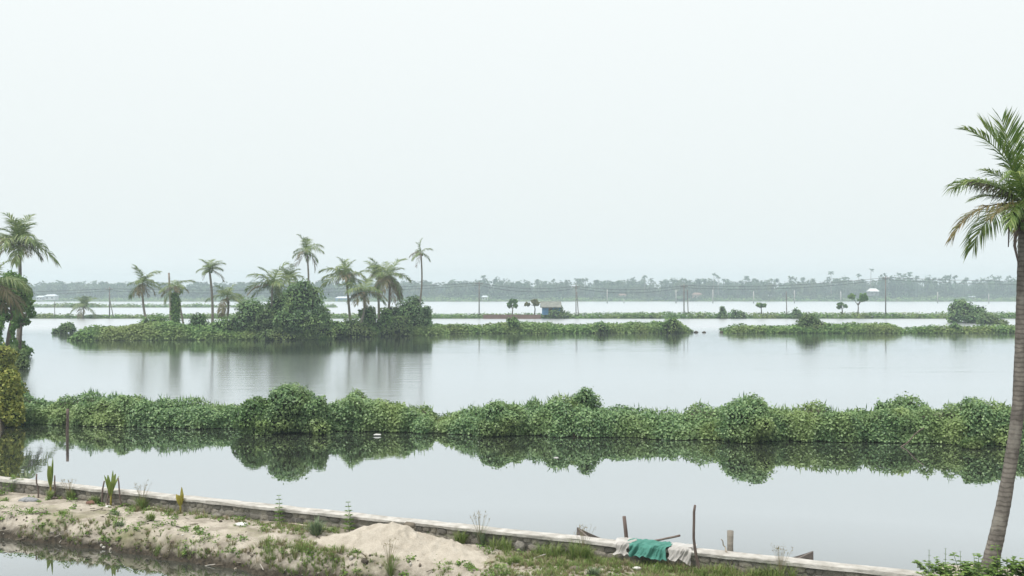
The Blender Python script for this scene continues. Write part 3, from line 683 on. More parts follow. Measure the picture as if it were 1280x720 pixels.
# ------------------------------------------------------------------ blue hut, far houses
def hut():
    D = 206; x0, x1 = wx(678, D), wx(700, D); t = empty('hut', (x0, D, .8)); tag(t, 'little blue-walled hut with a grey tiled roof on the far dike', 'hut')
    w = x1 - x0; ps = join([box(0, w, 0, 3, 0, 1.7)]); link('wall', mesh('wall', *ps, M['hut_blue']), t)
    V = np.array([(-.35, -.5, 1.45), (w + .3, -.5, 1.45), (w + .3, 1.5, 2.6), (-.35, 1.5, 2.6), (w + .3, 3.5, 1.45), (-.35, 3.5, 1.45)])
    V = np.concatenate([V, V + np.array([0, 0, .14])])
    F4 = np.array([(6, 7, 8, 9), (9, 8, 10, 11), (1, 0, 3, 2), (2, 3, 5, 4), (0, 1, 7, 6), (4, 5, 11, 10), (1, 2, 8, 7), (2, 4, 10, 8), (0, 6, 9, 3), (3, 9, 11, 5)])
    link('roof', mesh('roof', V, F4, M['hut_roof']), t)
    link('gable', mesh('gable', np.array([(0, 0, 1.7), (0, 3, 1.7), (0, 1.5, 2.5), (.1, 0, 1.7), (.1, 3, 1.7), (.1, 1.5, 2.5)]), [np.array([(0, 2, 1), (3, 4, 5)]), np.array([(0, 3, 5, 2), (1, 2, 5, 4)])], M['hut_blue']), t)
    link('door', mesh('door', *box(w * .35, w * .35 + .8, -.06, .0, 0, 1.45), M['wood']), t)
hut()
link_w = link('low_wall', mesh('low_wall', *box(wx(604, 205), wx(676, 205), 204.5, 204.8, -.2, .85), M['tile_red'])); tag(link_w, 'low reddish mud wall along the far dike left of the blue hut', 'wall')

def house(label, px, D, w, d, h, rh, wall, roof, name='house', zb=1.0):
    x = wx(px, D); t = empty(name, (x, D, zb)); tag(t, label, 'house', 'houses on the far shore')
    link('wall', mesh('wall', *box(-w / 2, w / 2, 0, d, 0, h), M[wall]), t)
    o = .6
    V = np.array([(-w / 2 - o, -o, h), (w / 2 + o, -o, h), (w / 2 + o, d + o, h), (-w / 2 - o, d + o, h), (-w / 2 * .7, d / 2, h + rh), (w / 2 * .7, d / 2, h + rh)])
    V[:4, 2] += .004
    link('roof', mesh('roof', V, [np.array([(0, 1, 5, 4), (2, 3, 4, 5), (3, 2, 1, 0)]), np.array([(1, 2, 5), (3, 0, 4)])], M[roof]), t)
    for k in range(2):
        xx = -w / 2 + w * (k + .5) / 2
        link('window', mesh('window', *box(xx - .5, xx + .5, -.08, -.003, h * .35, h * .75), M['wire']), t)
house('white gabled house with pale roof standing among the far palms at right', 1093, 726, 6.5, 6, 3.0, 2.2, 'house_grey', 'house_white', zb=4.2)
house('long low shed with a bright roof on the far shore behind the palm island', 430, 690, 12, 6, 1.9, 1.2, 'hut_blue', 'house_roof', zb=.5)
house('white house on the far shore at the left, larger of two', 62, 690, 7, 6, 2.6, 1.4, 'house_white', 'house_roof', zb=1.2)
house('small white house on the far shore left of the larger white one', 49, 690, 4.5, 6, 2.2, 1.0, 'house_white', 'house_roof', zb=.9)
house('pale little house low among trees above the low red wall', 606, 708, 4, 5, 2.2, 1.0, 'house_white', 'house_roof', zb=1.0)
house('pinkish house low among the far trees left of the pole pair', 778, 722, 5, 5, 3.0, 1.2, 'house_pink', 'tile_red', zb=1.4)
house('pinkish house low among the far trees right of the pole pair', 872, 722, 6, 5, 3.5, 1.4, 'house_pink', 'tile_red', zb=1.4)
house('white shed at the water edge of the far shore near the leaning palm', 1215, 716, 4, 4, 2.2, .8, 'house_grey', 'house_roof', zb=1.0)
# far shore land
V = []; nx = 60
for i, x in enumerate(np.linspace(-1290, 1290, nx)):
    y0 = 703 + 12 * math.sin(x / 90)
    V += [(x, y0, -.5), (x, y0 + 3, .7), (x, y0 + 25, 1.2), (x, 1240, 2.5)]
tag(link('far_shore', mesh('far_shore', np.array(V), grid(nx, 4), M['earth'], True)), kind='structure')

# ------------------------------------------------------------------ the far wood
def far_palm(x, y, z0, h, g, r=3.0, lean=0.0):
    ps = [tube(np.array([(x, y, z0), (x + lean * .4, y, z0 + h * .5), (x + lean, y, z0 + h)]), [.28, .22, .17], 4, False)]
    n = 15; c = np.array([x + lean, y, z0 + h]); Vs, F = [], []; k = 0
    for i in range(n):
        a = g.uniform(0, 6.28); e = g.uniform(-.5, 1.3); L = r * g.uniform(.75, 1.15); w = .32 * r / 3 * 1.4
        d = np.array([math.cos(a) * math.cos(e), math.sin(a) * math.cos(e), math.sin(e)]); s = np.array([-math.sin(a), math.cos(a), 0])
        p1 = c + d * L * .5; d2 = d + np.array([0, 0, -.9]); d2 /= np.linalg.norm(d2); p2 = p1 + d2 * L * .5
        Vs += [c, p1 + s * w - [0, 0, w], p1 + [0, 0, w * .4], p1 - s * w - [0, 0, w], p2]
        F += [(k, k + 1, k + 2), (k, k + 2, k + 3), (k + 1, k + 4, k + 2), (k + 2, k + 4, k + 3)]; k += 5
    ps.append((np.array(Vs), np.array(F))); return ps
g = np.random.default_rng(101)
ps = []
topx = np.array([(-120, 352), (60, 353), (130, 352), (300, 353), (420, 352), (560, 350), (620, 350), (700, 350), (760, 349), (850, 349), (950, 348), (1030, 346), (1120, 345), (1200, 346), (1300, 345), (1400, 346)], float)
for i in range(760):
    D = g.uniform(722, 830); px = g.uniform(-130, 1410); x = wx(px, D)
    ztop = wz(np.interp(px, topx[:, 0], topx[:, 1]), 760) * g.uniform(.8, 1.08)
    if i < 430:
        ps += far_palm(x, D, .8, ztop - 1.8 - .8, g, r=g.uniform(2.4, 3.6), lean=g.normal(0, .8))
    else:
        ztop *= g.uniform(.72, 1.06); hw = g.uniform(2.5, 5.5); n = 130
        d = unit(g.normal(0, 1, (n, 3))); q = np.array([x, D, ztop * .58]) + d * np.array([hw, hw, ztop * .42]) * (1 + .22 * vnoise(d * 2 + i, 1, 5)[:, None])
        ps.append(leaves(q, d, 1.7, g=g, aspect=.5))
        q = ICO1[0] * np.array([hw, hw, ztop * .42]) * .75 + np.array([x, D, ztop * .58]); ps.append((q, ICO1[1]))
for i in range(300):                          # undergrowth filling the foot of the wood
    D = g.uniform(712, 735); x = wx(g.uniform(-130, 1410), D); hh = g.uniform(2, 5.5); hw = g.uniform(2.5, 5); n = 60
    d = unit(g.normal(0, 1, (n, 3))); q = np.array([x, D, hh * .5]) + d * np.array([hw, hw, hh * .5]); ps.append(leaves(q, d, 1.5, g=g, aspect=.5))
    ps.append((ICO1[0] * np.array([hw, hw, hh * .5]) * .8 + np.array([x, D, hh * .5]), ICO1[1]))
for i in range(240):                          # closed canopy behind
    D = g.uniform(830, 900); x = wx(g.uniform(-200, 1480), D); hh = g.uniform(13, 17); hw = g.uniform(6, 10); n = 60
    d = unit(g.normal(0, 1, (n, 3))); q = np.array([x, D, hh * .5]) + d * np.array([hw, hw, hh * .5]); ps.append(leaves(q, d, 2.2, g=g, aspect=.5))
    ps.append((ICO1[0] * np.array([hw, hw, hh * .5]) * .85 + np.array([x, D, hh * .5]), ICO1[1]))
V, F = join(ps)
tag(link('far_wood', mesh('far_wood', V, F, M['far_tree'])), 'hazy line of distant palms and trees along the far shore', 'wood', kind='stuff')
for k, (px, py, w) in enumerate([(604, 345, 'above the pale low house'), (721, 348, 'above the near pole pair left of centre'), (806, 345, 'left of the central pole pair'), (892, 342, 'right of the central pole pair, left of two'), (898, 345, 'right of the central pole pair, right of two'),
       (932, 346, 'over the small upright dike bush'), (1039, 340, 'left of the white gabled house'), (1073, 343, 'over the airy dike tree'), (1088, 337, 'highest of all, behind the white gabled house'), (1122, 342, 'first of three right of the white gabled house'), (1129, 343, 'second of three right of the white gabled house'), (1136, 341, 'third of three right of the white gabled house')]):
    D = 735 + 3 * k; x = wx(px, D); z = wz(py, D)
    t = empty('far_palm', (x, D, .8)); tag(t, 'distant palm over the far wood, ' + w, 'palm', 'palms rising over the far wood')
    a, b = far_palm(0, 0, 0, z - 1.6, np.random.default_rng(200 + k), 3.0, g.normal(0, .5))
    link('trunk', mesh('trunk', *a, M['trunk'], True), t); link('crown', mesh('crown', *b, M['far_tree']), t)

# ------------------------------------------------------------------ poles and wires
def pole(label, px, top, base_y, D, r=.11, arm=1.5, mat='pole', group='wooden power poles on the far dike', lean=0, zb=.3, n_ins=3):
    x = wx(px, D); z = wz(top, D); t = empty('power_pole', (x, D, zb)); tag(t, label, 'pole', group)
    V, F = tube(np.array([(0, 0, -1), (lean * .5, 0, (z - zb) / 2), (lean, 0, z - zb)]), [r * 1.25, r * 1.1, r], 7); link('post', mesh('post', V, F, M[mat], True), t)
    if arm:
        link('crossarm', mesh('crossarm', *box(lean - arm / 2, lean + arm / 2, -.17, -.07 - r, z - zb - .55, z - zb - .42), M[mat]), t)
        for k in range(n_ins):
            q = lean + (k - (n_ins - 1) / 2) * arm * .42
            V, F = tube(np.array([(q, -.2, z - zb - .42), (q, -.2, z - zb - .2)]), [.06, .04], 6); link('insulator', mesh('insulator', V, F, M['pole_pale'], True), t)
    return np.array([x + lean, D - .2, z - .2])
tops = [pole('dark wooden pole on the far dike at left, behind the island tip', 137, 359, 396, 207),
        pole('dark pole on the far dike between the thin tall palm and the blue hut', 599, 352, 396, 207),
        pole('left pole of the close pair right of the blue hut', 720, 356, 396, 207, r=.09),
        pole('taller dark pole of the central pair on the far dike', 855, 355, 396, 207),
        pole('tall dark pole on the far dike left of the big rounded bush', 1107, 345, 396, 207)]
stick('pole_stay', 'slanted wooden stay leaning against the left dark pole', 'pole', (wx(142, 207), 206.8, .5), (wx(138, 207), 206.8, wz(375, 207)), .10, .08, 'pole', wob=0)
stick('pole_stay', 'right post of the close pair beside the blue hut', 'pole', (wx(723, 207), 206.8, .5), (wx(721, 207), 206.8, wz(365, 207)), .10, .08, 'pole', wob=0)
stick('pole_stay', 'shorter right pole of the central pair on the far dike', 'pole', (wx(860, 207), 206.8, .5), (wx(859, 207), 206.8, wz(362, 207)), .10, .08, 'pole', wob=0)
stick('post', 'short brown post on the far dike beside the low rounded bush', 'post', (wx(983, 207), 206.8, .5), (wx(982.5, 207), 206.8, wz(364, 207)), .10, .08, 'pole', wob=0)
stick('post', 'thin pale post on the far dike at the left', 'post', (wx(69, 207), 206.8, .5), (wx(69, 207), 206.8, wz(377, 207)), .08, .07, 'pole', wob=0)
def wire(label, pts, sag, dz, r=.035):
    P = []
    for a, b in zip(pts[:-1], pts[1:]):
        for u in np.linspace(0, 1, 14)[:-1]: p = a + (b - a) * u; P.append(p - np.array([0, 0, sag * 4 * u * (1 - u) + dz]))
    P.append(pts[-1] - np.array([0, 0, dz])); V, F = tube(np.array(P), r, 4)
    tag(link('power_line', mesh('power_line', V, F, M['wire'])), label, 'wire', 'power lines along the far dike')
ends = [np.array([wx(-200, 207), 207, tops[0][2]])] + tops + [np.array([wx(1500, 207), 207, tops[-1][2]])]
wire('upper power line strung along the wooden poles of the far dike', ends, .8, .1); wire('lower power line strung along the wooden poles of the far dike', [e + np.array([.0, .35, 0]) for e in ends], 1.0, .55)
for px, y0, y1, w in [(759, 362, 379, 'standing left of the central pole pair'), (845, 362, 379, 'just left of the central pole pair'), (891, 362, 379, 'below the two high palm crowns'), (942, 364, 379, 'above the low stunted stump tree'), (993, 363, 381, 'above the short brown post'), (1051, 364, 379, 'above the stunted stump with tufts'), (1172, 365, 381, 'left of the big rounded bush'), (1236, 367, 380, 'above the big rounded bush'), (780, 374, 381, 'shortest, low in the water near the central pair')]:
    D = 560; x = wx(px, D); tag(link('concrete_pole', mesh('concrete_pole', *tube(np.array([(0, 0, -.8), (0, 0, (wz(y0, D)) / 2), (0, 0, wz(y0, D))]), [.30, .26, .22], 6), M['pole_pale'], True), None, (x, D, 0)), 'pale concrete pole in the far water, ' + w, 'pole', 'pale poles in the far water')
# stones off the end of the long strip
def rock(name, label, loc, s, mat='stone', seed=0, cat='rock', group=None):
    V = ICO2[0] * (1 + .28 * vnoise(ICO2[0] + seed * 3.1, 1.6, seed, 2)[:, None]) * np.array(s)
    return tag(link(name, mesh(name, V, ICO2[1], M[mat], True), None, loc), label, cat, group)
for px, w, lab in [(870, 6, 'dark rock off the right end of the long creeper strip'), (880, 5, 'low dark rock further out in the open water gap'), (903, 7, 'flat dark rock off the left tip of the right-hand strip')]:
    D = 130; s = w / 2 / FPX * D; rock('rock', lab, (wx(px, D), D, .05), (s, s, s * .6), 'earth', px, group='rocks in the water gap')

# ------------------------------------------------------------------ the near bank with its wall
WA, WB = np.array([-12.0, 23.4]), np.array([6.5, 15.3])
WD = (WB - WA) / np.linalg.norm(WB - WA); WN = np.array([WD[1], -WD[0]])    # WN points to the camera side
if WN[1] > 0: WN = -WN
WL = np.linalg.norm(WB - WA)
def st(s, t, z): 
    s, t = np.asarray(s, float), np.asarray(t, float)
    return np.stack([WA[0] + WD[0] * s + WN[0] * t, WA[1] + WD[1] * s + WN[1] * t, np.broadcast_to(z, s.shape)], -1)
def to_st(x, y):
    d = np.stack([np.asarray(x) - WA[0], np.asarray(y) - WA[1]], -1); return d @ WD, d @ WN
def ground_z(s, t):
    s, t = np.atleast_1d(np.asarray(s, float)), np.atleast_1d(np.asarray(t, float))
    P = np.stack([s, t, 0 * s], 1)
    wl = 2.12 + .16 * vnoise(P * [1, 0, 0], .7, 3, 2) + .08 * vnoise(P * [1, 0, 0], 3, 4)
    z = .41 + .05 * vnoise(P, .8, 5, 2) + .035 * vnoise(P, 4, 6, 2) + .018 * vnoise(P, 11, 7, 2)
    e = np.clip((t - (wl - .52)) / .62, 0, 1)
    z = z * (1 - e ** 1.6) - .30 * e ** 1.6 + e * (1 - e) * .22 * vnoise(P, 5, 8, 2)
    z = np.where(t > wl + .1, -.30 - (t - wl) * .3, z)
    r = np.clip(1 - ((s - 21.5) / 1.5) ** 2 - ((t + .3) / 1.3) ** 2, 0, 1)       # knoll of the palm past the wall's end
    z = np.maximum(z, .45 * np.minimum(1, r * 3) - .35 * (r <= 0) - .3 * (t < .1) * (r < .05))
    return z
ns, nt_ = 420, 90
S_, T_ = np.meshgrid(np.linspace(-9, 27, ns), np.linspace(-2.0, 3.4, nt_), indexing='ij')
ss, tt = S_.ravel(), T_.ravel()
z = ground_z(ss, tt)
z = np.where((tt < .02) & (ss < 20.2), -.6, z)
tag(link('sandy_bank', mesh('sandy_bank', st(ss, tt, 0) + np.stack([0 * z, 0 * z, z], -1), grid(ns, nt_), M['sand_bank'], True)), kind='structure')

# retaining wall: mortar core, coping, individual stones
wall = empty('retaining_wall', (*WA, 0)); tag(wall, 'low rubble stone retaining wall with a whitewashed cement top along the pond', 'wall')
def wl_local(V): return V - np.array([*WA, 0])
s0, s1 = -5.0, 20.35
def slab(s0, s1, t0, t1, z0, z1, n, wob, seed):
    g = np.random.default_rng(seed); s = np.linspace(s0, s1, n); prof_ = [(t0, z0), (t1, z0), (t1, z1 - .012), (t1 - .015, z1), (t0 + .015, z1), (t0, z1 - .012)]
    V = np.concatenate([st(s, t + wob * vnoise(np.stack([s, 0 * s + k, 0 * s], 1), 2.5, seed, 3), 0)[:, None, :] + np.stack([0 * s, 0 * s, zz + wob * .5 * vnoise(np.stack([s, 0 * s + k * 2, 0 * s + 4], 1), 3, seed, 3)], -1)[:, None, :] for k, (t, zz) in enumerate(prof_)], 1)
    m = len(prof_); i = np.arange(n - 1)[:, None] * m; j = np.arange(m)[None, :]; k = (j + 1) % m
    F = [np.stack([i + j, i + m + j, i + m + k, i + k], -1).reshape(-1, 4), np.array([list(range(m))]), np.array([[(n - 1) * m + q for q in range(m - 1, -1, -1)]])]
    return wl_local(V.reshape(-1, 3)), F
link('mortar_core', mesh('mortar_core', *slab(s0, s1, -.12, .085, -.6, .635, 160, .012, 1), M['mortar'], False), wall)
link('coping', mesh('coping', *slab(s0, s1 + .03, -.15, .135, .638, .70, 400, .022, 2), M['cement'], False), wall)
SM = []
for k in range(7):
    V = ICO2[0].copy(); V = np.sign(V) * np.abs(V) ** .7; V *= (1 + .22 * vnoise(V + k * 5.3, 1.5, k, 2)[:, None]); SM.append(mesh('stone', V, ICO2[1], M['stone'], False))
g = np.random.default_rng(33); ang = math.atan2(WD[1], WD[0]); cnt = 0
for row, zc in enumerate((.578, .468)):
    s = s0 + .1 * row
    while s < s1 - .1 and cnt < 290:
        w = g.uniform(.11, .30); p = st(s + w / 2, .08 + g.uniform(-.01, .012), zc + g.uniform(-.015, .015)) - np.array([*WA, 0])
        o = link('stone', SM[g.integers(0, 7)], wall, tuple(p)); o.scale = (w * .53, g.uniform(.024, .042), g.uniform(.052, .066)); o.rotation_euler = (0, g.normal(0, .1), ang)
        s += w + g.uniform(0, .02); cnt += 1

# sand pile
def sand_pile():
    n = 90; c = (to_st(-2.1, 17.95)[0], .92); u, v = np.meshgrid(np.linspace(-1, 1, n * 2), np.linspace(-1, 1, n), indexing='ij')
    s, t = c[0] + u * 2.0, c[1] + v * .70
    r = np.sqrt((u * 1.02) ** 2 + v ** 2); P = np.stack([s, t, 0 * s], -1).reshape(-1, 3)
    h = np.clip(1 - r ** 1.35, 0, 1) ** 1.15 * .47; h = h.ravel() * (1 + .12 * vnoise(P, 1.6, 71, 2)) + .018 * vnoise(P, 7, 72, 3) * (h.ravel() > .03)
    h -= .10 * np.exp(-(((u.ravel() - .25) / .16) ** 2)) * (h > .3)
    gd = np.random.default_rng(9)
    for _ in range(46):
        a_, b_, q_ = gd.uniform(-.85, .85), gd.uniform(-.85, .85), gd.uniform(.05, .11); dd = ((P[:, 0] - c[0] - a_ * 2) ** 2 + ((P[:, 1] - c[1] - b_ * .7) * 1.3) ** 2) / q_ ** 2
        h = h - .028 * np.exp(-dd) + .012 * np.exp(-(np.sqrt(dd) - 1.5) ** 2 * 4)
    z = ground_z(P[:, 0], P[:, 1]) - .05 + h
    V = st(P[:, 0], P[:, 1], 0); V[:, 2] = z
    keep = r.ravel() < 1.02; idx = -np.ones(len(V), int); idx[keep] = np.arange(keep.sum()); F = grid(n * 2, n); F = F[np.all(keep[F], 1)]
    tag(link('sand_pile', mesh('sand_pile', V[keep], idx[F], M['sand'], True)), 'heap of pale clean sand on the bank before the wall', 'sand')
sand_pile()

def gpos(px, py):                       # ground point of the bank under a photo pixel
    z = .38
    for _ in range(4):
        D = dist(py, z); x = wx(px, D); s, t = to_st(x, D); t = max(float(t), .20); z = float(ground_z(s, t)[0])
    q = st(s, t, z)
    for _ in range(6):
        s = s + (px - (640 + q[0] / q[1] * FPX)) / FPX * q[1] / WD[0] * .9; z = float(ground_z(s, t)[0]); q = st(s, t, z)
    return np.array([float(q[0]), float(q[1]), z])

# ------------------------------------------------------------------ canoe, posts, nets
def canoe():
    a = np.array([wx(721, 18.75), 18.75]); b = np.array([wx(1016, 17.0), 17.0]); L = np.linalg.norm(b - a); d = (b - a) / L
    t = empty('canoe', (*((a + b) / 2), 0), math.atan2(d[1], d[0])); tag(t, 'weathered wooden canoe moored behind the wall, only its pointed ends showing', 'boat')
    n, m = 41, 9; u = np.linspace(-1, 1, n); beam = .40 * (1 - np.abs(u) ** 2.6) + .012
    zg = .20 + .42 * np.clip(np.abs(u) - .45, 0, 1) ** 1.5 / .55 ** 1.5; keel = -.14 + .30 * np.clip(np.abs(u) - .75, 0, 1) ** 1.5 / .25 ** 1.5
    def shell(inset, dz):
        th = np.linspace(0, math.pi, m); X = np.repeat((u * (L / 2 - inset * .8))[:, None], m, 1); bb = np.maximum(beam - inset, .004)
        Y = bb[:, None] * np.sign(np.cos(th)) * np.abs(np.cos(th)) ** .8; Z = zg[:, None] - (zg - keel - dz)[:, None] * np.sin(th)[None, :] ** .7
        return np.stack([X, Y, Z], -1).reshape(-1, 3)
    V = np.concatenate([shell(0, 0), shell(.03, .03)]); F = grid(n, m); k = n * m
    i = np.arange(n - 1); rim = [np.stack([i * m, (i + 1) * m, k + (i + 1) * m, k + i * m], -1), np.stack([i * m + m - 1, k + i * m + m - 1, k + (i + 1) * m + m - 1, (i + 1) * m + m - 1], -1)]
    link('hull', mesh('hull', V, [F[:, ::-1], F + k] + rim, M['boat'], False), t)
    for q in (-.45, .1, .5): link('thwart', mesh('thwart', *box(q * L / 2 - .07, q * L / 2 + .07, -.36, .36, .13, .16), M['boat']), t)
canoe()
D = 18.0; stick('mooring_post', 'leaning brown mooring post behind the wall left of the green net', 'post', (wx(793, D), D, -.5), (wx(780, D), D, wz(645, D)), .038, .034, 'wood', seed=1, wob=.006)
D = 16.4; stick('thin_pole', 'tall crooked thin pole stuck in the ground before the wall right of the nets', 'post', (wx(877, D), D, .25), (wx(868.5, D), D, wz(631, D)), .027, .020, 'wood', seed=2, wob=.018, n=10)
D = 16.75; stick('stump_post', 'short thick weathered post standing at the back of the wall', 'post', (wx(913, D), D, -.5), (wx(912.5, D), D, wz(663, D)), .058, .052, 'trunk', seed=5, wob=.004)
stick('broken_twig', 'pale broken twig on the wall top beside the short thick post', 'branch', (wx(908, 16.6), 16.6, .70), (wx(901, 16.6), 16.6, wz(673.5, 16.6)), .014, .008, 'wood_pale', seed=6, wob=.02)
D = 17.3; stick('oar', 'wooden oar shaft lying slanted over the canoe behind the green net', 'oar', (wx(815, D), D, wz(676, D)), (wx(846, D), D - .3, wz(668.8, D - .3)), .020, .018, 'wood', seed=7, wob=.003)
def drape(name, label, cat, sa, sb, z_end, back, mat, seed, fold=.055):
    nu, nv = 90, 44; prof_ = np.array([(-back, .735), (-.1, .735), (.05, .735), (.14, .732), (.185, .70), (.20, .64), (.22, .585), (.25, z_end)])
    q = np.concatenate([[0], np.cumsum(np.linalg.norm(np.diff(prof_, axis=0), axis=1))]); v = np.linspace(0, q[-1], nv)
    pt, pz = np.interp(v, q, prof_[:, 0]), np.interp(v, q, prof_[:, 1]); u = np.linspace(0, 1, nu)
    Sg, Vg = np.meshgrid(u, v / q[-1], indexing='ij'); P = np.stack([Sg * (sb - sa) * 14 + Vg * 3, Vg * 1.6, 0 * Sg], -1).reshape(-1, 3)
    f = (vnoise(P, 1.3, seed, 2) * .5 + .5).reshape(nu, nv); ed = vnoise(P * [0, 3, 0] + [0, 0, 9], 1, seed).reshape(nu, nv) * .05
    s = sa + (sb - sa) * Sg + ed * (Sg - .5) * 2 + .03 * vnoise(P, .8, seed + 3).reshape(nu, nv)
    t = np.repeat(pt[None], nu, 0) + f * fold * (Vg > .3) * 2.2; zz = np.repeat(pz[None], nu, 0) + f * fold * .7
    zz = zz - (Vg ** 3) * .06 * vnoise(P * [1, 0, 0], .7, seed + 4, 2).reshape(nu, nv)
    V = st(s.ravel(), t.ravel(), 0); V[:, 2] = zz.ravel()
    return tag(link(name, mesh(name, V, grid(nu, nv), M[mat], True)), label, cat, 'nets draped over the wall')
def s_at(px, z=.72):
    best = min(np.linspace(0, 22, 2000), key=lambda s: abs(640 + st(s, .1, z)[0] / st(s, .1, z)[1] * FPX - px)); return float(best)
drape('green_net', 'teal green fishing net draped in folds over the wall', 'net', s_at(787), s_at(837), .56, .14, 'net_green', 11, .06)
drape('white_net', 'off-white net hanging over the wall left of the green net', 'net', s_at(771), s_at(790), .56, .13, 'net_white', 12, .05)
drape('white_net', 'off-white crumpled net hanging over the wall right of the green net', 'net', s_at(837), s_at(867), .53, .13, 'net_white', 13, .05)
V, F = leaves(np.zeros((1, 3)), np.array([[0, 0, 1.0]]), .1)
D = 35.4; stick('wooden_post', 'grey wooden post standing in the pond before the left end of the hedge', 'post', (wx(85, D), D, -.4), (wx(85, D), D, wz(511, D)), .058, .05, 'wood', seed=8, wob=.004)
D = 32.7; stick('fallen_branch', 'thin bare branch slanting into the water at the right part of the hedge', 'branch', (wx(1123, D), D, -.05), (wx(1156, D), D + .1, wz(535, D)), .022, .015, 'wood', seed=9, wob=.03)
rock('foam_piece', 'white scrap of foam at the waterline below the hedge, left of the middle bush', (wx(472, 35.2), 35.2, .04), (.14, .05, .04), 'litter', 4, 'litter')
rock('floating_scrap', 'pale scrap floating on the pond before the hedge middle', (wx(695, 30.5), 30.5, .01), (.08, .035, .015), 'litter', 5, 'litter')

# ------------------------------------------------------------------ near leaning palm at the right
def near_palm():
    D = 15.6; path = [(1216, 745), (1236, 707), (1245, 670), (1254, 628), (1261, 587), (1268, 545), (1273, 503), (1276, 440), (1278, 380), (1280, 320), (1281, 285), (1282, 258)]
    P = np.array([(wx(a, D), D, wz(b, D)) for a, b in path]); base = P[0].copy(); base[2] = .35
    t = empty('leaning_palm', tuple(base)); tag(t, 'tall ring-barked coconut palm leaning up along the right edge of the picture', 'palm')
    u = np.linspace(0, len(P) - 1, 170); Q = np.stack([np.interp(u, np.arange(len(P)), P[:, k]) for k in range(3)], 1)
    for _ in range(6): Q[1:-1] = (Q[:-2] + 2 * Q[1:-1] + Q[2:]) / 4
    r = np.interp(u, [0, 1, 2, 4, 8, 11], [.152, .127, .114, .096, .092, .088]); r = r * (1 + .012 * np.sign(np.sin(np.arange(170) * math.pi / 2.0)) + .015 * rng.normal(0, 1, 170))
    V, F = tube(Q - base, r, 16); link('trunk', mesh('trunk', V, F, M['near_trunk'], True), t)
    c = Q[-1] - base
    def fr(az, e0, droop, L, mat, seed, **k):
        kw = dict(n=66, ll=.31, lw=.0150, K=14, hang=.95, rach=.011, ragged=.12); kw.update(k)
        me = frond_mesh('frond', M[mat], L=L, e0=e0, droop=droop, seed=seed, **kw); o = link('frond', me, t, tuple(c + np.array([0, 0, rng.uniform(-.05, .05)]))); o.rotation_euler = (0, 0, R(az))
        return o
    # toward the picture's left (azimuth 180) first, then the rest of the crown
    fr(182, 76, 58, 1.56, 'frond_near', 1, hang=.35, ll=.22)                       # upper left
    fr(168, 30, 50, .78, 'frond_near', 2, hang=.5, ll=.34)
    fr(186, 36, 34, .98, 'frond_dead2', 3, hang=1.6, ll=.24, vee=0, ragged=.15)   # broken, ragged
    fr(178, 14, 84, 1.32, 'frond_tip', 4, hang=.8, ll=.26)                         # lower left, yellowed
    fr(205, 5, 50, .8, 'frond_tip', 5, hang=.7)
    fr(160, 55, 55, 1.0, 'frond_near', 6)
    fr(150, 80, 30, 1.5, 'frond_near', 7, hang=.2); fr(215, 84, 24, 1.45, 'frond_near', 8, hang=.2); fr(20, 82, 30, 1.55, 'frond_near', 9, hang=.2)
    fr(238, 50, 60, 1.2, 'frond_near', 10); fr(262, 20, 75, 1.2, 'frond_near', 11, hang=.8); fr(118, 50, 70, 1.4, 'frond_near', 12); fr(95, 15, 80, 1.6, 'frond_near', 13)
    fr(290, 55, 70, 1.7, 'frond_near', 14); fr(320, 25, 75, 1.7, 'frond_near', 15); fr(345, 60, 65, 1.8, 'frond_near', 16); fr(0, 20, 80, 1.7, 'frond_near', 17); fr(30, 45, 75, 1.7, 'frond_near', 18); fr(60, 10, 80, 1.6, 'frond_tip', 19); fr(310, -15, 60, 1.4, 'frond_tip', 20)
    fr(226, 8, 78, .95, 'frond_near', 21, hang=.9); fr(195, 60, 50, .9, 'frond_near', 22, hang=.6)
    # dry sheaths and spathes hanging at the crown's foot
    g = np.random.default_rng(5)
    for k in range(9):
        a = g.uniform(0, 6.28); p = np.array([math.cos(a) * .12, math.sin(a) * .12, -.02]); o = np.array([math.cos(a), math.sin(a), 0])
        V, F = tube(np.array([c + p, c + p + o * .10 + [0, 0, -.10], c + p + o * .12 + [0, 0, -.32 - g.uniform(0, .3)]]), [.028, .022, .008], 5); link('dry_sheath', mesh('dry_sheath', V, F, M['wood'], True), t)
    for k in range(8):
        a = g.uniform(0, 6.28); q = link('coconut', NUT, t, tuple(c + np.array([math.cos(a) * .2, math.sin(a) * .2, -.15 - g.uniform(0, .2)]))); q.scale = (.7, .7, .7)
    z0 = wz(322, D) - base[2]; z1 = wz(282, D) - base[2]; x0 = wx(1270, D) - base[0]
    V, F = tube(np.array([(x0 + .10, -.1, z1), (x0 - .05, -.1, z1 - .12), (x0 - .07, -.1, z1 - .32), (x0 - .01, -.1, z0 - .12)]), [.02, .028, .024, .008], 6); link('hanging_stalk', mesh('hanging_stalk', V, F, M['wood'], True), t)
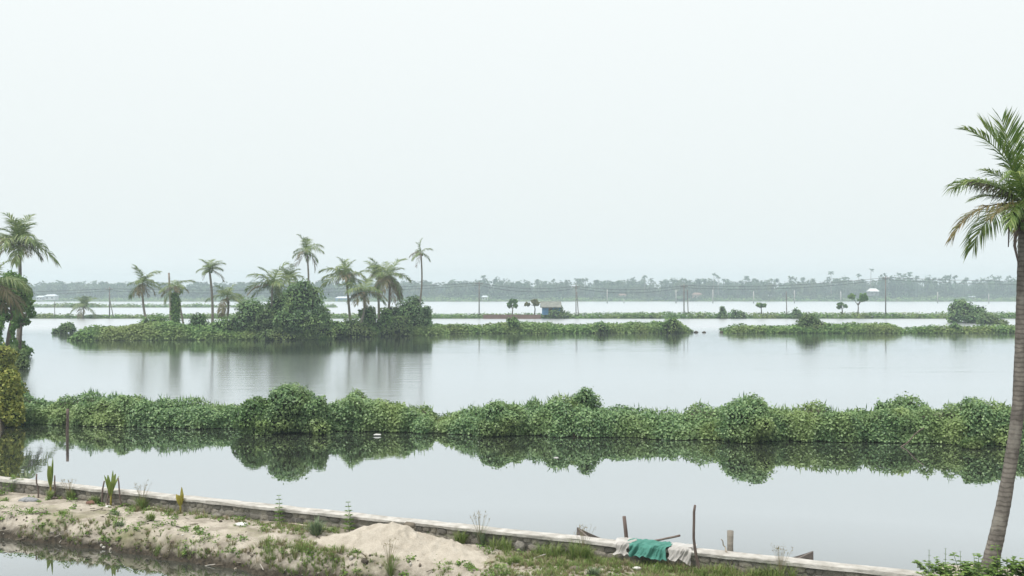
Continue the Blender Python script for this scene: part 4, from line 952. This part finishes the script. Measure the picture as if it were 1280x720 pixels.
def near_trunk_mat():
    m, t, o = newmat('ringed_palm_bark')
    tc = t.nodes.new('ShaderNodeTexCoord'); wv = t.nodes.new('ShaderNodeTexWave'); wv.wave_type = 'BANDS'; wv.bands_direction = 'Z'
    wv.inputs['Scale'].default_value = 4.2; wv.inputs['Distortion'].default_value = 3.0; wv.inputs['Detail'].default_value = 3; wv.inputs['Detail Scale'].default_value = 2
    t.links.new(tc.outputs['Object'], wv.inputs[0])
    c = ramp(t, [(0.32, (.10, .09, .08)), (0.68, (.27, .245, .215))], noise_node(t, 6, 5, stretch=(1, 1, .6)))
    c = mixc(t, ramp(t, [(0.1, (.5, .5, .5)), (0.45, (0, 0, 0))], wv.outputs[0]), c, (.06, .052, .046))
    c = mixc(t, ramp(t, [(0.56, (0, 0, 0)), (0.7, (.8, .8, .8))], noise_node(t, 2.2, 4)), c, (.30, .285, .25))
    p = t.nodes.new('ShaderNodeBsdfPrincipled'); t.links.new(c, p.inputs['Base Color']); p.inputs['Roughness'].default_value = .9; p.inputs['Specular IOR Level'].default_value = .2
    b = t.nodes.new('ShaderNodeBump'); b.inputs['Strength'].default_value = .6; b.inputs['Distance'].default_value = .02; t.links.new(noise_node(t, 26, 4, stretch=(1, 1, 2)), b.inputs['Height']); t.links.new(b.outputs[0], p.inputs['Normal'])
    t.links.new(p.outputs[0], o.inputs[0]); return m
M['near_trunk'] = near_trunk_mat()
M['frond_dead2'] = leaf_mat('near_palm_withered_leaflet', G((.05, .055, .035), (.10, .09, .06), (.06, .09, .045)), None, rough=.7)
near_palm()

# ------------------------------------------------------------------ bank plants
def blades(P, h, spread, nb, w, g, curl=.35):
    """grass blades: nb per tuft position"""
    n = len(P) * nb; B = np.repeat(P, nb, 0); hh = np.repeat(np.broadcast_to(h, len(P)), nb) * g.uniform(.5, 1.1, n); a = g.uniform(0, 6.28, n)
    ln = np.abs(g.normal(0, spread, n)); o = np.stack([np.cos(a), np.sin(a), 0 * a], 1); s = np.stack([-np.sin(a), np.cos(a), 0 * a], 1)
    B = B + o * (g.uniform(0, .5, n) * spread * .35 * hh / np.maximum(hh.mean(), .01))[:, None] * .3
    d = unit(o * ln[:, None] + np.array([0, 0, 1.0])); m = B + d * (hh * .55)[:, None]; tip = m + unit(d + o * curl + np.array([0, 0, -curl * .5])) * (hh * .45)[:, None]; ww = (w * g.uniform(.7, 1.3, n))[:, None]
    V = np.stack([B - s * ww, B + s * ww, m + s * ww * .8, m - s * ww * .8, tip], 1).reshape(-1, 3); b = np.arange(n)[:, None] * 5
    return V, [b + np.array([[0, 1, 2, 3]]), b + np.array([[3, 2, 4]])]
g = np.random.default_rng(55)
# loose grass: density varies over the bank, thick at right, sparse on the sand at left
n = 19000; s = g.uniform(-6, 20.5, n); t = g.uniform(.18, 2.1, n)
dn = vnoise(np.stack([s, t, 0 * s], 1), .9, 61, 3); pxs = np.array([640 + p[0] / p[1] * FPX for p in st(s, t, 0)])
pr = np.clip(-.04 + 1.1 * dn, 0, 1) + np.clip((pxs - 585) / 90, 0, 1) * .85 + .35 * (t > 1.55) * (dn > -.1) + .3 * (t < .45) * (dn > -.2)
pc = (to_st(-2.1, 17.95)[0], .92); on_pile = ((s - pc[0]) / 1.9) ** 2 + ((t - pc[1]) / .62) ** 2 < 1
ok = (g.uniform(0, 1, n) < pr) & ~on_pile; s, t = s[ok], t[ok]; zz = ground_z(s, t); ok = zz > .05; s, t, zz = s[ok], t[ok], zz[ok]
P = st(s, t, 0); P[:, 2] = zz - .01
h = g.uniform(.04, .15, len(P)) * (1 + 1.1 * np.clip(vnoise(P, 1.6, 64, 2), -.4, 1))
dry = g.random(len(P)) < .33
for mk, sel in (('grass', ~dry), ('grass_dry', dry)):
    V, F = blades(P[sel], h[sel], .55, 16, .0045, g); tag(link('grass', mesh('grass', V, F, M[mk])), 'short dry straw-coloured grass scattered over the sandy bank' if mk != 'grass' else 'short green grass scattered over the sandy bank', 'grass', kind='stuff')
# small leafy weeds: on the muddy edge and at the wall's foot
g = np.random.default_rng(58); ps = []
for k in range(330):
    s, t = g.uniform(-4, 20.3), (g.uniform(1.35, 1.95) if k < 190 else g.uniform(.16, .5) if k < 270 else g.uniform(.4, 1.5)); z = float(ground_z(s, t)[0])
    if z < .06 or (((s - pc[0]) / 1.9) ** 2 + ((t - pc[1]) / .62) ** 2 < 1): continue
    n_ = g.integers(14, 46); r = g.uniform(.05, .17); d = unit(g.normal(0, 1, (n_, 3))); d[:, 2] = np.abs(d[:, 2]); q = st(s, t, z) + d * r * g.uniform(.3, 1, (n_, 1)) * [1, 1, g.uniform(.6, 1.2)]
    ps.append(leaves(q, unit(d + [0, 0, .8]), g.uniform(.03, .06), g=g, droop=.2))
V, F = join(ps); tag(link('ground_weeds', mesh('ground_weeds', V, F, M['weed'])), 'small leafy weeds scattered along the muddy edge and wall foot', 'weeds', kind='stuff')
# litter of twigs, chips and pebbles on the muddy edge
ps = []; g = np.random.default_rng(56)
for k in range(620):
    s, t = g.uniform(-2, 20), g.uniform(.3, 2.1) if k < 220 else g.uniform(1.6, 2.15); z = float(ground_z(s, t)[0])
    if z < -.02: continue
    p = st(s, t, z); q = g.uniform(.008, .035) if k < 220 else g.uniform(.012, .05)
    if k % 3: ps.append((ICO1[0] * q * g.uniform(.5, 1.3, 3) + p, ICO1[1]))
    else:
        a = g.uniform(0, 6.28); L = g.uniform(.08, .35); d = np.array([math.cos(a), math.sin(a), g.uniform(-.1, .2)]) * L; ps.append(tube(np.array([p - d / 2, p + [0, 0, .02], p + d / 2 + [0, 0, .02]]), g.uniform(.004, .011), 4, False))
V, F = join(ps); tag(link('bank_debris', mesh('bank_debris', V, F, leaf_mat('debris_mix', G((.05, .042, .034), (.10, .085, .065), (.20, .17, .135), (.30, .27, .22), (.50, .48, .44)), None, transl=0, rough=.9))), 'twigs, chips and pebbles littering the muddy bank edge', 'debris', kind='stuff')

def seedling(label, px, base_y, top_y, leaf_n, mat, seed, spread):
    p = gpos(px, base_y); h = wz(top_y, p[1]) - p[2]; g = np.random.default_rng(seed)
    t = empty('coconut_seedling', tuple(p)); tag(t, label, 'seedling', 'coconut seedlings on the bank')
    V, F = tube(np.array([(0, 0, -.05), (.005, 0, h * .2), (0, 0, h * .42)]), [.025, .022, .014], 7); link('stem', mesh('stem', V, F, M['seedling_y'], True), t)
    for k in range(leaf_n):
        a = k * 2.4 + g.uniform(-.4, .4); out = spread * g.uniform(.3, 1.0) * (.4 if k == 0 else 1); hh = h * (1.0 if k == 0 else g.uniform(.72, .98)); n = 8; u = np.linspace(0, 1, n)
        c = np.stack([np.cos(a) * out * u ** 1.5, np.sin(a) * out * u ** 1.5, h * .25 + (hh - h * .25) * u - out * .25 * u ** 4], 1); s = np.array([-math.sin(a), math.cos(a), 0])
        w = .050 * np.sin(np.pi * (u * .93 + .05)) ** .8 + .004; o = np.array([math.cos(a), math.sin(a), .2])
        V = np.concatenate([c - s * w[:, None] + o * w[:, None] * .35, c, c + s * w[:, None] + o * w[:, None] * .35]); i = np.arange(n - 1)
        F = np.concatenate([np.stack([i, i + 1, n + i + 1, n + i], -1), np.stack([n + i, n + i + 1, 2 * n + i + 1, 2 * n + i], -1)]); link('leaf', mesh('leaf', V, F, M[mat], True), t)
seedling('tall narrow yellow-green coconut seedling furthest left on the bank', 64, 610, 571, 5, 'seedling', 1, .12)
seedling('spreading yellow-green coconut seedling between two support sticks', 139, 628, 587, 6, 'seedling', 2, .24)
seedling('small golden yellow coconut seedling close to the wall', 226, 637, 608, 4, 'seedling_y', 3, .16)
for k, (px, b, tpx, ty, lab) in enumerate([(49, 622, 46.5, 592, 'dark stick planted left of the tall narrow seedling'), (70, 613, 69, 594, 'short dark stick planted right of the tall narrow seedling'), (128, 629, 131, 601, 'dark stick planted left of the spreading seedling'), (135, 630, 136, 604, 'middle stick planted against the spreading seedling'), (153, 631, 148, 597, 'dark stick leaning toward the spreading seedling from its right')]):
    p = gpos(px, b); stick('support_stick', lab, 'stick', (p[0], p[1], p[2] - .05), (wx(tpx, p[1]), p[1], wz(ty, p[1])), .020, .016, 'wood', seed=k, wob=.008, group='support sticks by the seedlings')

def tuft(label, px, b, ty, mat, nb, spread, seed, w=.006, heads=False, name='grass_tuft', r=.08):
    p = gpos(px, b); h = wz(ty, p[1]) - p[2]; g = np.random.default_rng(seed); k = max(3, int(r * 60)); a = g.uniform(0, 6.28, k); q = r * np.sqrt(g.uniform(0, 1, k)); B = np.stack([np.cos(a) * q, np.sin(a) * q, 0 * a - .02], 1)
    t = empty(name, tuple(p)); tag(t, label, 'grass', 'tufts of grass on the bank')
    V, F = blades(B, h * g.uniform(.7, 1, k), spread, max(4, nb // k), w, g, .5); tag(link('blades', mesh('blades', V, F, M[mat]), t), kind='stuff')
    if heads:
        ps = []
        for i in range(16):
            a = g.uniform(0, 6.28); e = g.uniform(.02, .20); tip = np.array([math.cos(a) * e, math.sin(a) * e, h * g.uniform(1.0, 1.35)]); ps.append(tube(np.array([(0, 0, 0), tip * [.4, .4, .55], tip]), [.003, .0025, .002], 3, False))
            q = tip + g.normal(0, .018, (5, 3)); ps.append(leaves(q, unit(g.normal(0, 1, (5, 3))), .022, g=g))
        V, F = join(ps); tag(link('seed_heads', mesh('seed_heads', V, F, M['grass_dry']), t), kind='stuff')
for k, a in enumerate([
  ('green tuft with a haze of dry seed heads right of the tall narrow seedling', 88, 624, 605, 'grass', 200, .35, 1, .005, True),
  ('bright grass around the foot of the tall narrow seedling', 63, 624, 606, 'grass', 180, .35, 2),
  ('green tuft with tall thin stalks by the wall right of the spreading seedling', 178, 629, 611, 'grass', 240, .5, 3, .006, True),
  ('green tuft at the left foot of the spreading seedling', 118, 625, 614, 'grass', 160, .6, 4),
  ('large bluish green spiky tuft left of the sand pile', 396, 668, 638, 'grass_blue', 240, .55, 5, .008),
  ('browned half-dry tuft on open sand left of the spiky weed', 192, 651, 635, 'grass', 240, .5, 6),
  ('small round dark tuft below the spreading seedling', 145, 643, 633, 'grass_blue', 120, .6, 7),
  ('small round tuft at the left end of the open sand', 78, 641, 632, 'grass', 110, .7, 8),
  ('small flat tuft on open sand nearest the muddy edge', 152, 655, 647, 'grass_blue', 110, .8, 9),
  ('tall thin rush tuft right of the sand pile against the wall', 600, 672, 650, 'grass_blue', 160, .3, 10, .004, True),
  ('green tuft at the right shoulder of the sand pile by the wall', 577, 668, 654, 'grass', 180, .5, 11),
  ('green tuft growing on the right foot of the sand pile', 548, 690, 678, 'grass', 260, .8, 12, .005, False, 'grass_tuft', .16),
  ('tuft with thin stalks in front of the sand pile', 487, 699, 684, 'grass', 110, .5, 13, .004, True),
  ('tall mixed green and brown tuft against the wall left of the white net', 730, 688, 667, 'grass', 420, .45, 14, .005, True, 'grass_tuft', .22),
  ('second tall green tuft against the wall left of the nets', 690, 684, 664, 'grass', 380, .5, 15, .005, False, 'grass_tuft', .25),
  ('bright green tuft behind the dark stone near the wall', 628, 683, 661, 'grass', 320, .5, 16, .005, False, 'grass_tuft', .22),
  ('round green tuft at the foot of the tall thin pole', 876, 719, 703, 'grass', 260, .55, 17),
  ('yellow-green grass patch against the wall right of the thin pole', 903, 712, 696, 'seedling', 380, .6, 18, .004, False, 'grass_tuft', .22),
  ('reddish seeding grass against the wall near the canoe stern', 975, 716, 693, 'grass', 420, .45, 19, .004, True, 'grass_tuft', .24),
  ('green grass clump at the wall between pole and canoe stern', 945, 718, 700, 'grass', 300, .5, 20, .005, False, 'grass_tuft', .18),
  ('round bluish tuft at the bottom edge below the white nets', 742, 718, 702, 'grass_blue', 220, .6, 21),
  ('green tuft at the bottom edge left of the bluish one', 640, 703, 690, 'grass', 200, .6, 22),
  ('dry green tuft in front of the green net', 830, 706, 692, 'grass', 300, .6, 23, .004, False, 'grass_tuft', .25),
  ]): tuft(*a)

def weed(label, px, b, ty, stems, mat, leaf, per, seed, r=.1, whorl=False, cat='weed', name='weed', lean=.25, zadd=0, group='leafy weeds on the bank', P0=None):
    p = gpos(px, b) if P0 is None else np.array(P0, float); h = wz(ty, p[1]) - p[2]; g = np.random.default_rng(seed); t = empty(name, tuple(p)); tag(t, label, cat, group); ps, ls = [], []
    for k in range(stems):
        a = g.uniform(0, 6.28); q = r * math.sqrt(g.uniform(0, 1)); b0 = np.array([math.cos(a) * q, math.sin(a) * q, -.03]); tip = b0 * [1 + lean * 3, 1 + lean * 3, 1] + np.array([g.normal(0, .03), g.normal(0, .03), h * (1 if k == 0 else g.uniform(.5, .95))])
        mid = (b0 + tip) / 2 + g.normal(0, .015, 3); ps.append(tube(np.array([b0, mid, tip]), [.007, .005, .003], 5, False))
        u = np.linspace(.15, 1, per) if whorl else g.uniform(.15, 1, per)
        for uu in u:
            c = b0 * (1 - uu) + tip * uu; m = 7 if whorl else 2; aa = g.uniform(0, 6.28) + np.arange(m) * 6.283 / m; d = np.stack([np.cos(aa), np.sin(aa), 0 * aa + (.45 if whorl else .25)], 1)
            ln = leaf * (1.15 - .75 * uu if whorl else g.uniform(.7, 1.2)); d = unit(d); s = np.stack([-np.sin(aa), np.cos(aa), 0 * aa], 1); w = ln * (.10 if whorl else .36)
            mm = c + d * ln * .5; V = np.stack([np.repeat(c[None], m, 0), mm + s * w, c + d * ln - np.array([0, 0, ln * .25]), mm - s * w], 1).reshape(-1, 3); bb = np.arange(m)[:, None] * 4; ls.append((V, np.concatenate([bb + np.array([[0, 1, 2]]), bb + np.array([[0, 2, 3]])])))
    V, F = join(ps); link('stem', mesh('stem', V, F, M['weed']), t); V, F = join(ls); tag(link('leaves', mesh('leaves', V, F, M[mat]), t), kind='stuff')
weed('spiky tiered weed by the wall left of the large bluish tuft', 350, 648, 617, 1, 'weed', .16, 7, 1, .01, True)
weed('spiky tiered weed by the wall at the left shoulder of the sand pile', 437, 658, 625, 1, 'weed', .17, 7, 2, .01, True)
weed('leafy green weed on the muddy edge below the leftmost seedling', 98, 668, 643, 7, 'weed', .055, 16, 3, .12)
weed('low leafy weed left of the upright one on the muddy edge', 72, 665, 648, 9, 'weed', .06, 10, 4, .18)
weed('broad clump of leafy weeds on the bank left of the sand pile', 275, 689, 660, 22, 'weed', .07, 14, 5, .32)
weed('leafy weed on the bank edge just right of the broad clump', 322, 698, 671, 10, 'weed', .07, 14, 6, .14)
weed('bright upright weed at the front foot of the sand pile', 424, 708, 684, 9, 'weed', .07, 12, 7, .10)
weed('smaller weed right of the bright upright weed before the sand pile', 445, 704, 690, 6, 'weed', .06, 10, 8, .06)
weed('leafy ground weed at the bottom edge right of the sand pile weeds', 512, 716, 708, 12, 'weed', .06, 8, 9, .25)
weed('leafy green weed at the left end of the wall', 8, 606, 592, 12, 'weed', .08, 10, 10, .3)
D = 14.6
for k, (px, b, ty, n, leaf, per, r, lab) in enumerate([(1188, 724, 703, 22, .085, 14, .35, 'leafy green shrub over the right end of the wall'), (1215, 730, 686, 12, .10, 14, .18, 'pale leafy shoots climbing at the foot of the leaning palm'), (1255, 728, 677, 7, .10, 16, .14, 'tall leafy shoot right of the leaning palm foot'), (1277, 720, 690, 7, .12, 14, .12, 'leafy shoot cut by the right edge of the picture'), (1232, 735, 705, 18, .09, 12, .35, 'low leafy shrub around the leaning palm foot')]):
    weed(lab, px, b, ty, n, 'weed', leaf, per, 20 + k, r, False, 'shrub', 'shrub', group='shrubs by the leaning palm', P0=(wx(px, D), D, wz(b, D)))
for k, (px, ty) in enumerate([(1163, 685), (1178, 682), (1200, 687)]):
    weed('thin wispy grey-green weed stalk at the wall end, ' + ('left', 'middle', 'right')[k] + ' of three', px, 718, ty, 1, 'grass_blue', .06, 9, 30 + k, .01, True, P0=(wx(px, 15.0), 15.0, .42))
# the knoll's near side, under the shrubs
# ------------------------------------------------------------------ loose things on the bank
def gr(px, py, dz=0): p = gpos(px, py); return (float(p[0]), float(p[1]), float(p[2] + dz))
rock('brick_lump', 'red-brown broken brick lying left of the spreading seedling', gr(114, 630, .03), (.11, .07, .06), 'rust', 2, 'brick')
rock('ash_heap', 'small grey heap of ash left of the tall narrow seedling', gr(36, 626, .02), (.22, .12, .07), 'ash', 3, 'ash')
rock('rock', 'dark grey stone on the grass right of the sand pile', gr(650, 688, .07), (.11, .09, .11), 'stone', 6, group='stones on the bank')
rock('rock', 'flat brown stone on the grass at the bottom before the white nets', gr(719, 712, .02), (.12, .08, .045), 'bark', 7, group='stones on the bank')
rock('rock', 'brown lump behind the crest of the sand pile by the wall', (wx(512, 18.6), 18.6, wz(654, 18.6) - .03), (.12, .08, .07), 'bark', 8, group='stones on the bank')
rock('rock', 'small grey stone at the foot of the wall left of the first spiky weed', gr(272, 639, .03), (.12, .08, .07), 'stone', 9, group='stones on the bank')
for k, (px, py, s, lab) in enumerate([(796, 711, .055, 'white scrap of plastic in the grass below the green net, left of two'), (819, 708, .05, 'white scrap of plastic in the grass below the green net, right of two'), (136, 676, .05, 'small white scrap on the muddy edge at left'), (302, 703, .09, 'pale crumpled scrap at the muddy edge left of the sand pile'), (513, 711, .03, 'tiny white scrap at the bottom before the sand pile')]):
    rock('plastic_scrap', lab, gr(px, py, .02), (s * 1.4, s, s * .5), 'litter', 20 + k, 'litter', 'scraps on the bank')
def branch(label, pts, r, mat='wood_pale', seed=0):
    P = np.array([gr(*p) for p in pts]); P[:, 2] += np.array([.02 + .02 * (i % 2) for i in range(len(P))]); o = P[0].copy(); V, F = tube(P - o, np.linspace(r, r * .5, len(P)), 6)
    tag(link('driftwood', mesh('driftwood', V, F, M[mat], True), None, tuple(o)), label, 'branch', 'driftwood on the bank')
branch('pale curved driftwood branch on the muddy edge before the sand pile', [(400, 714), (392, 710), (380, 708), (369, 706), (365, 702)], .03)
branch('straight pale board lying on the muddy edge left of the broad weed clump', [(184, 678), (194, 680), (204, 683)], .03)
branch('thin dark branch on the muddy edge under the leftmost weeds', [(62, 667), (75, 665), (88, 663)], .022, 'wood')
branch('short dark stick on the muddy edge left of the pale board', [(155, 670), (160, 674), (164, 677)], .018, 'wood')
branch('thin grey branch rising from the mud left of the sand pile', [(330, 702), (340, 699), (350, 695)], .016)

# ------------------------------------------------------------------ haze
V, F = box(-1320, 1320, -70, 1320, -2.0, 30.0)
hz = link('haze', mesh('haze', V, F)); tag(hz, kind='stuff')
m, t, o = newmat('haze_air'); pv = t.nodes.new('ShaderNodeVolumePrincipled'); pv.inputs['Color'].default_value = (.76, .905, .985, 1); pv.inputs['Density'].default_value = 0.00064; pv.inputs['Anisotropy'].default_value = 0.2
t.links.new(pv.outputs[0], o.inputs['Volume']); hz.data.materials.append(m)
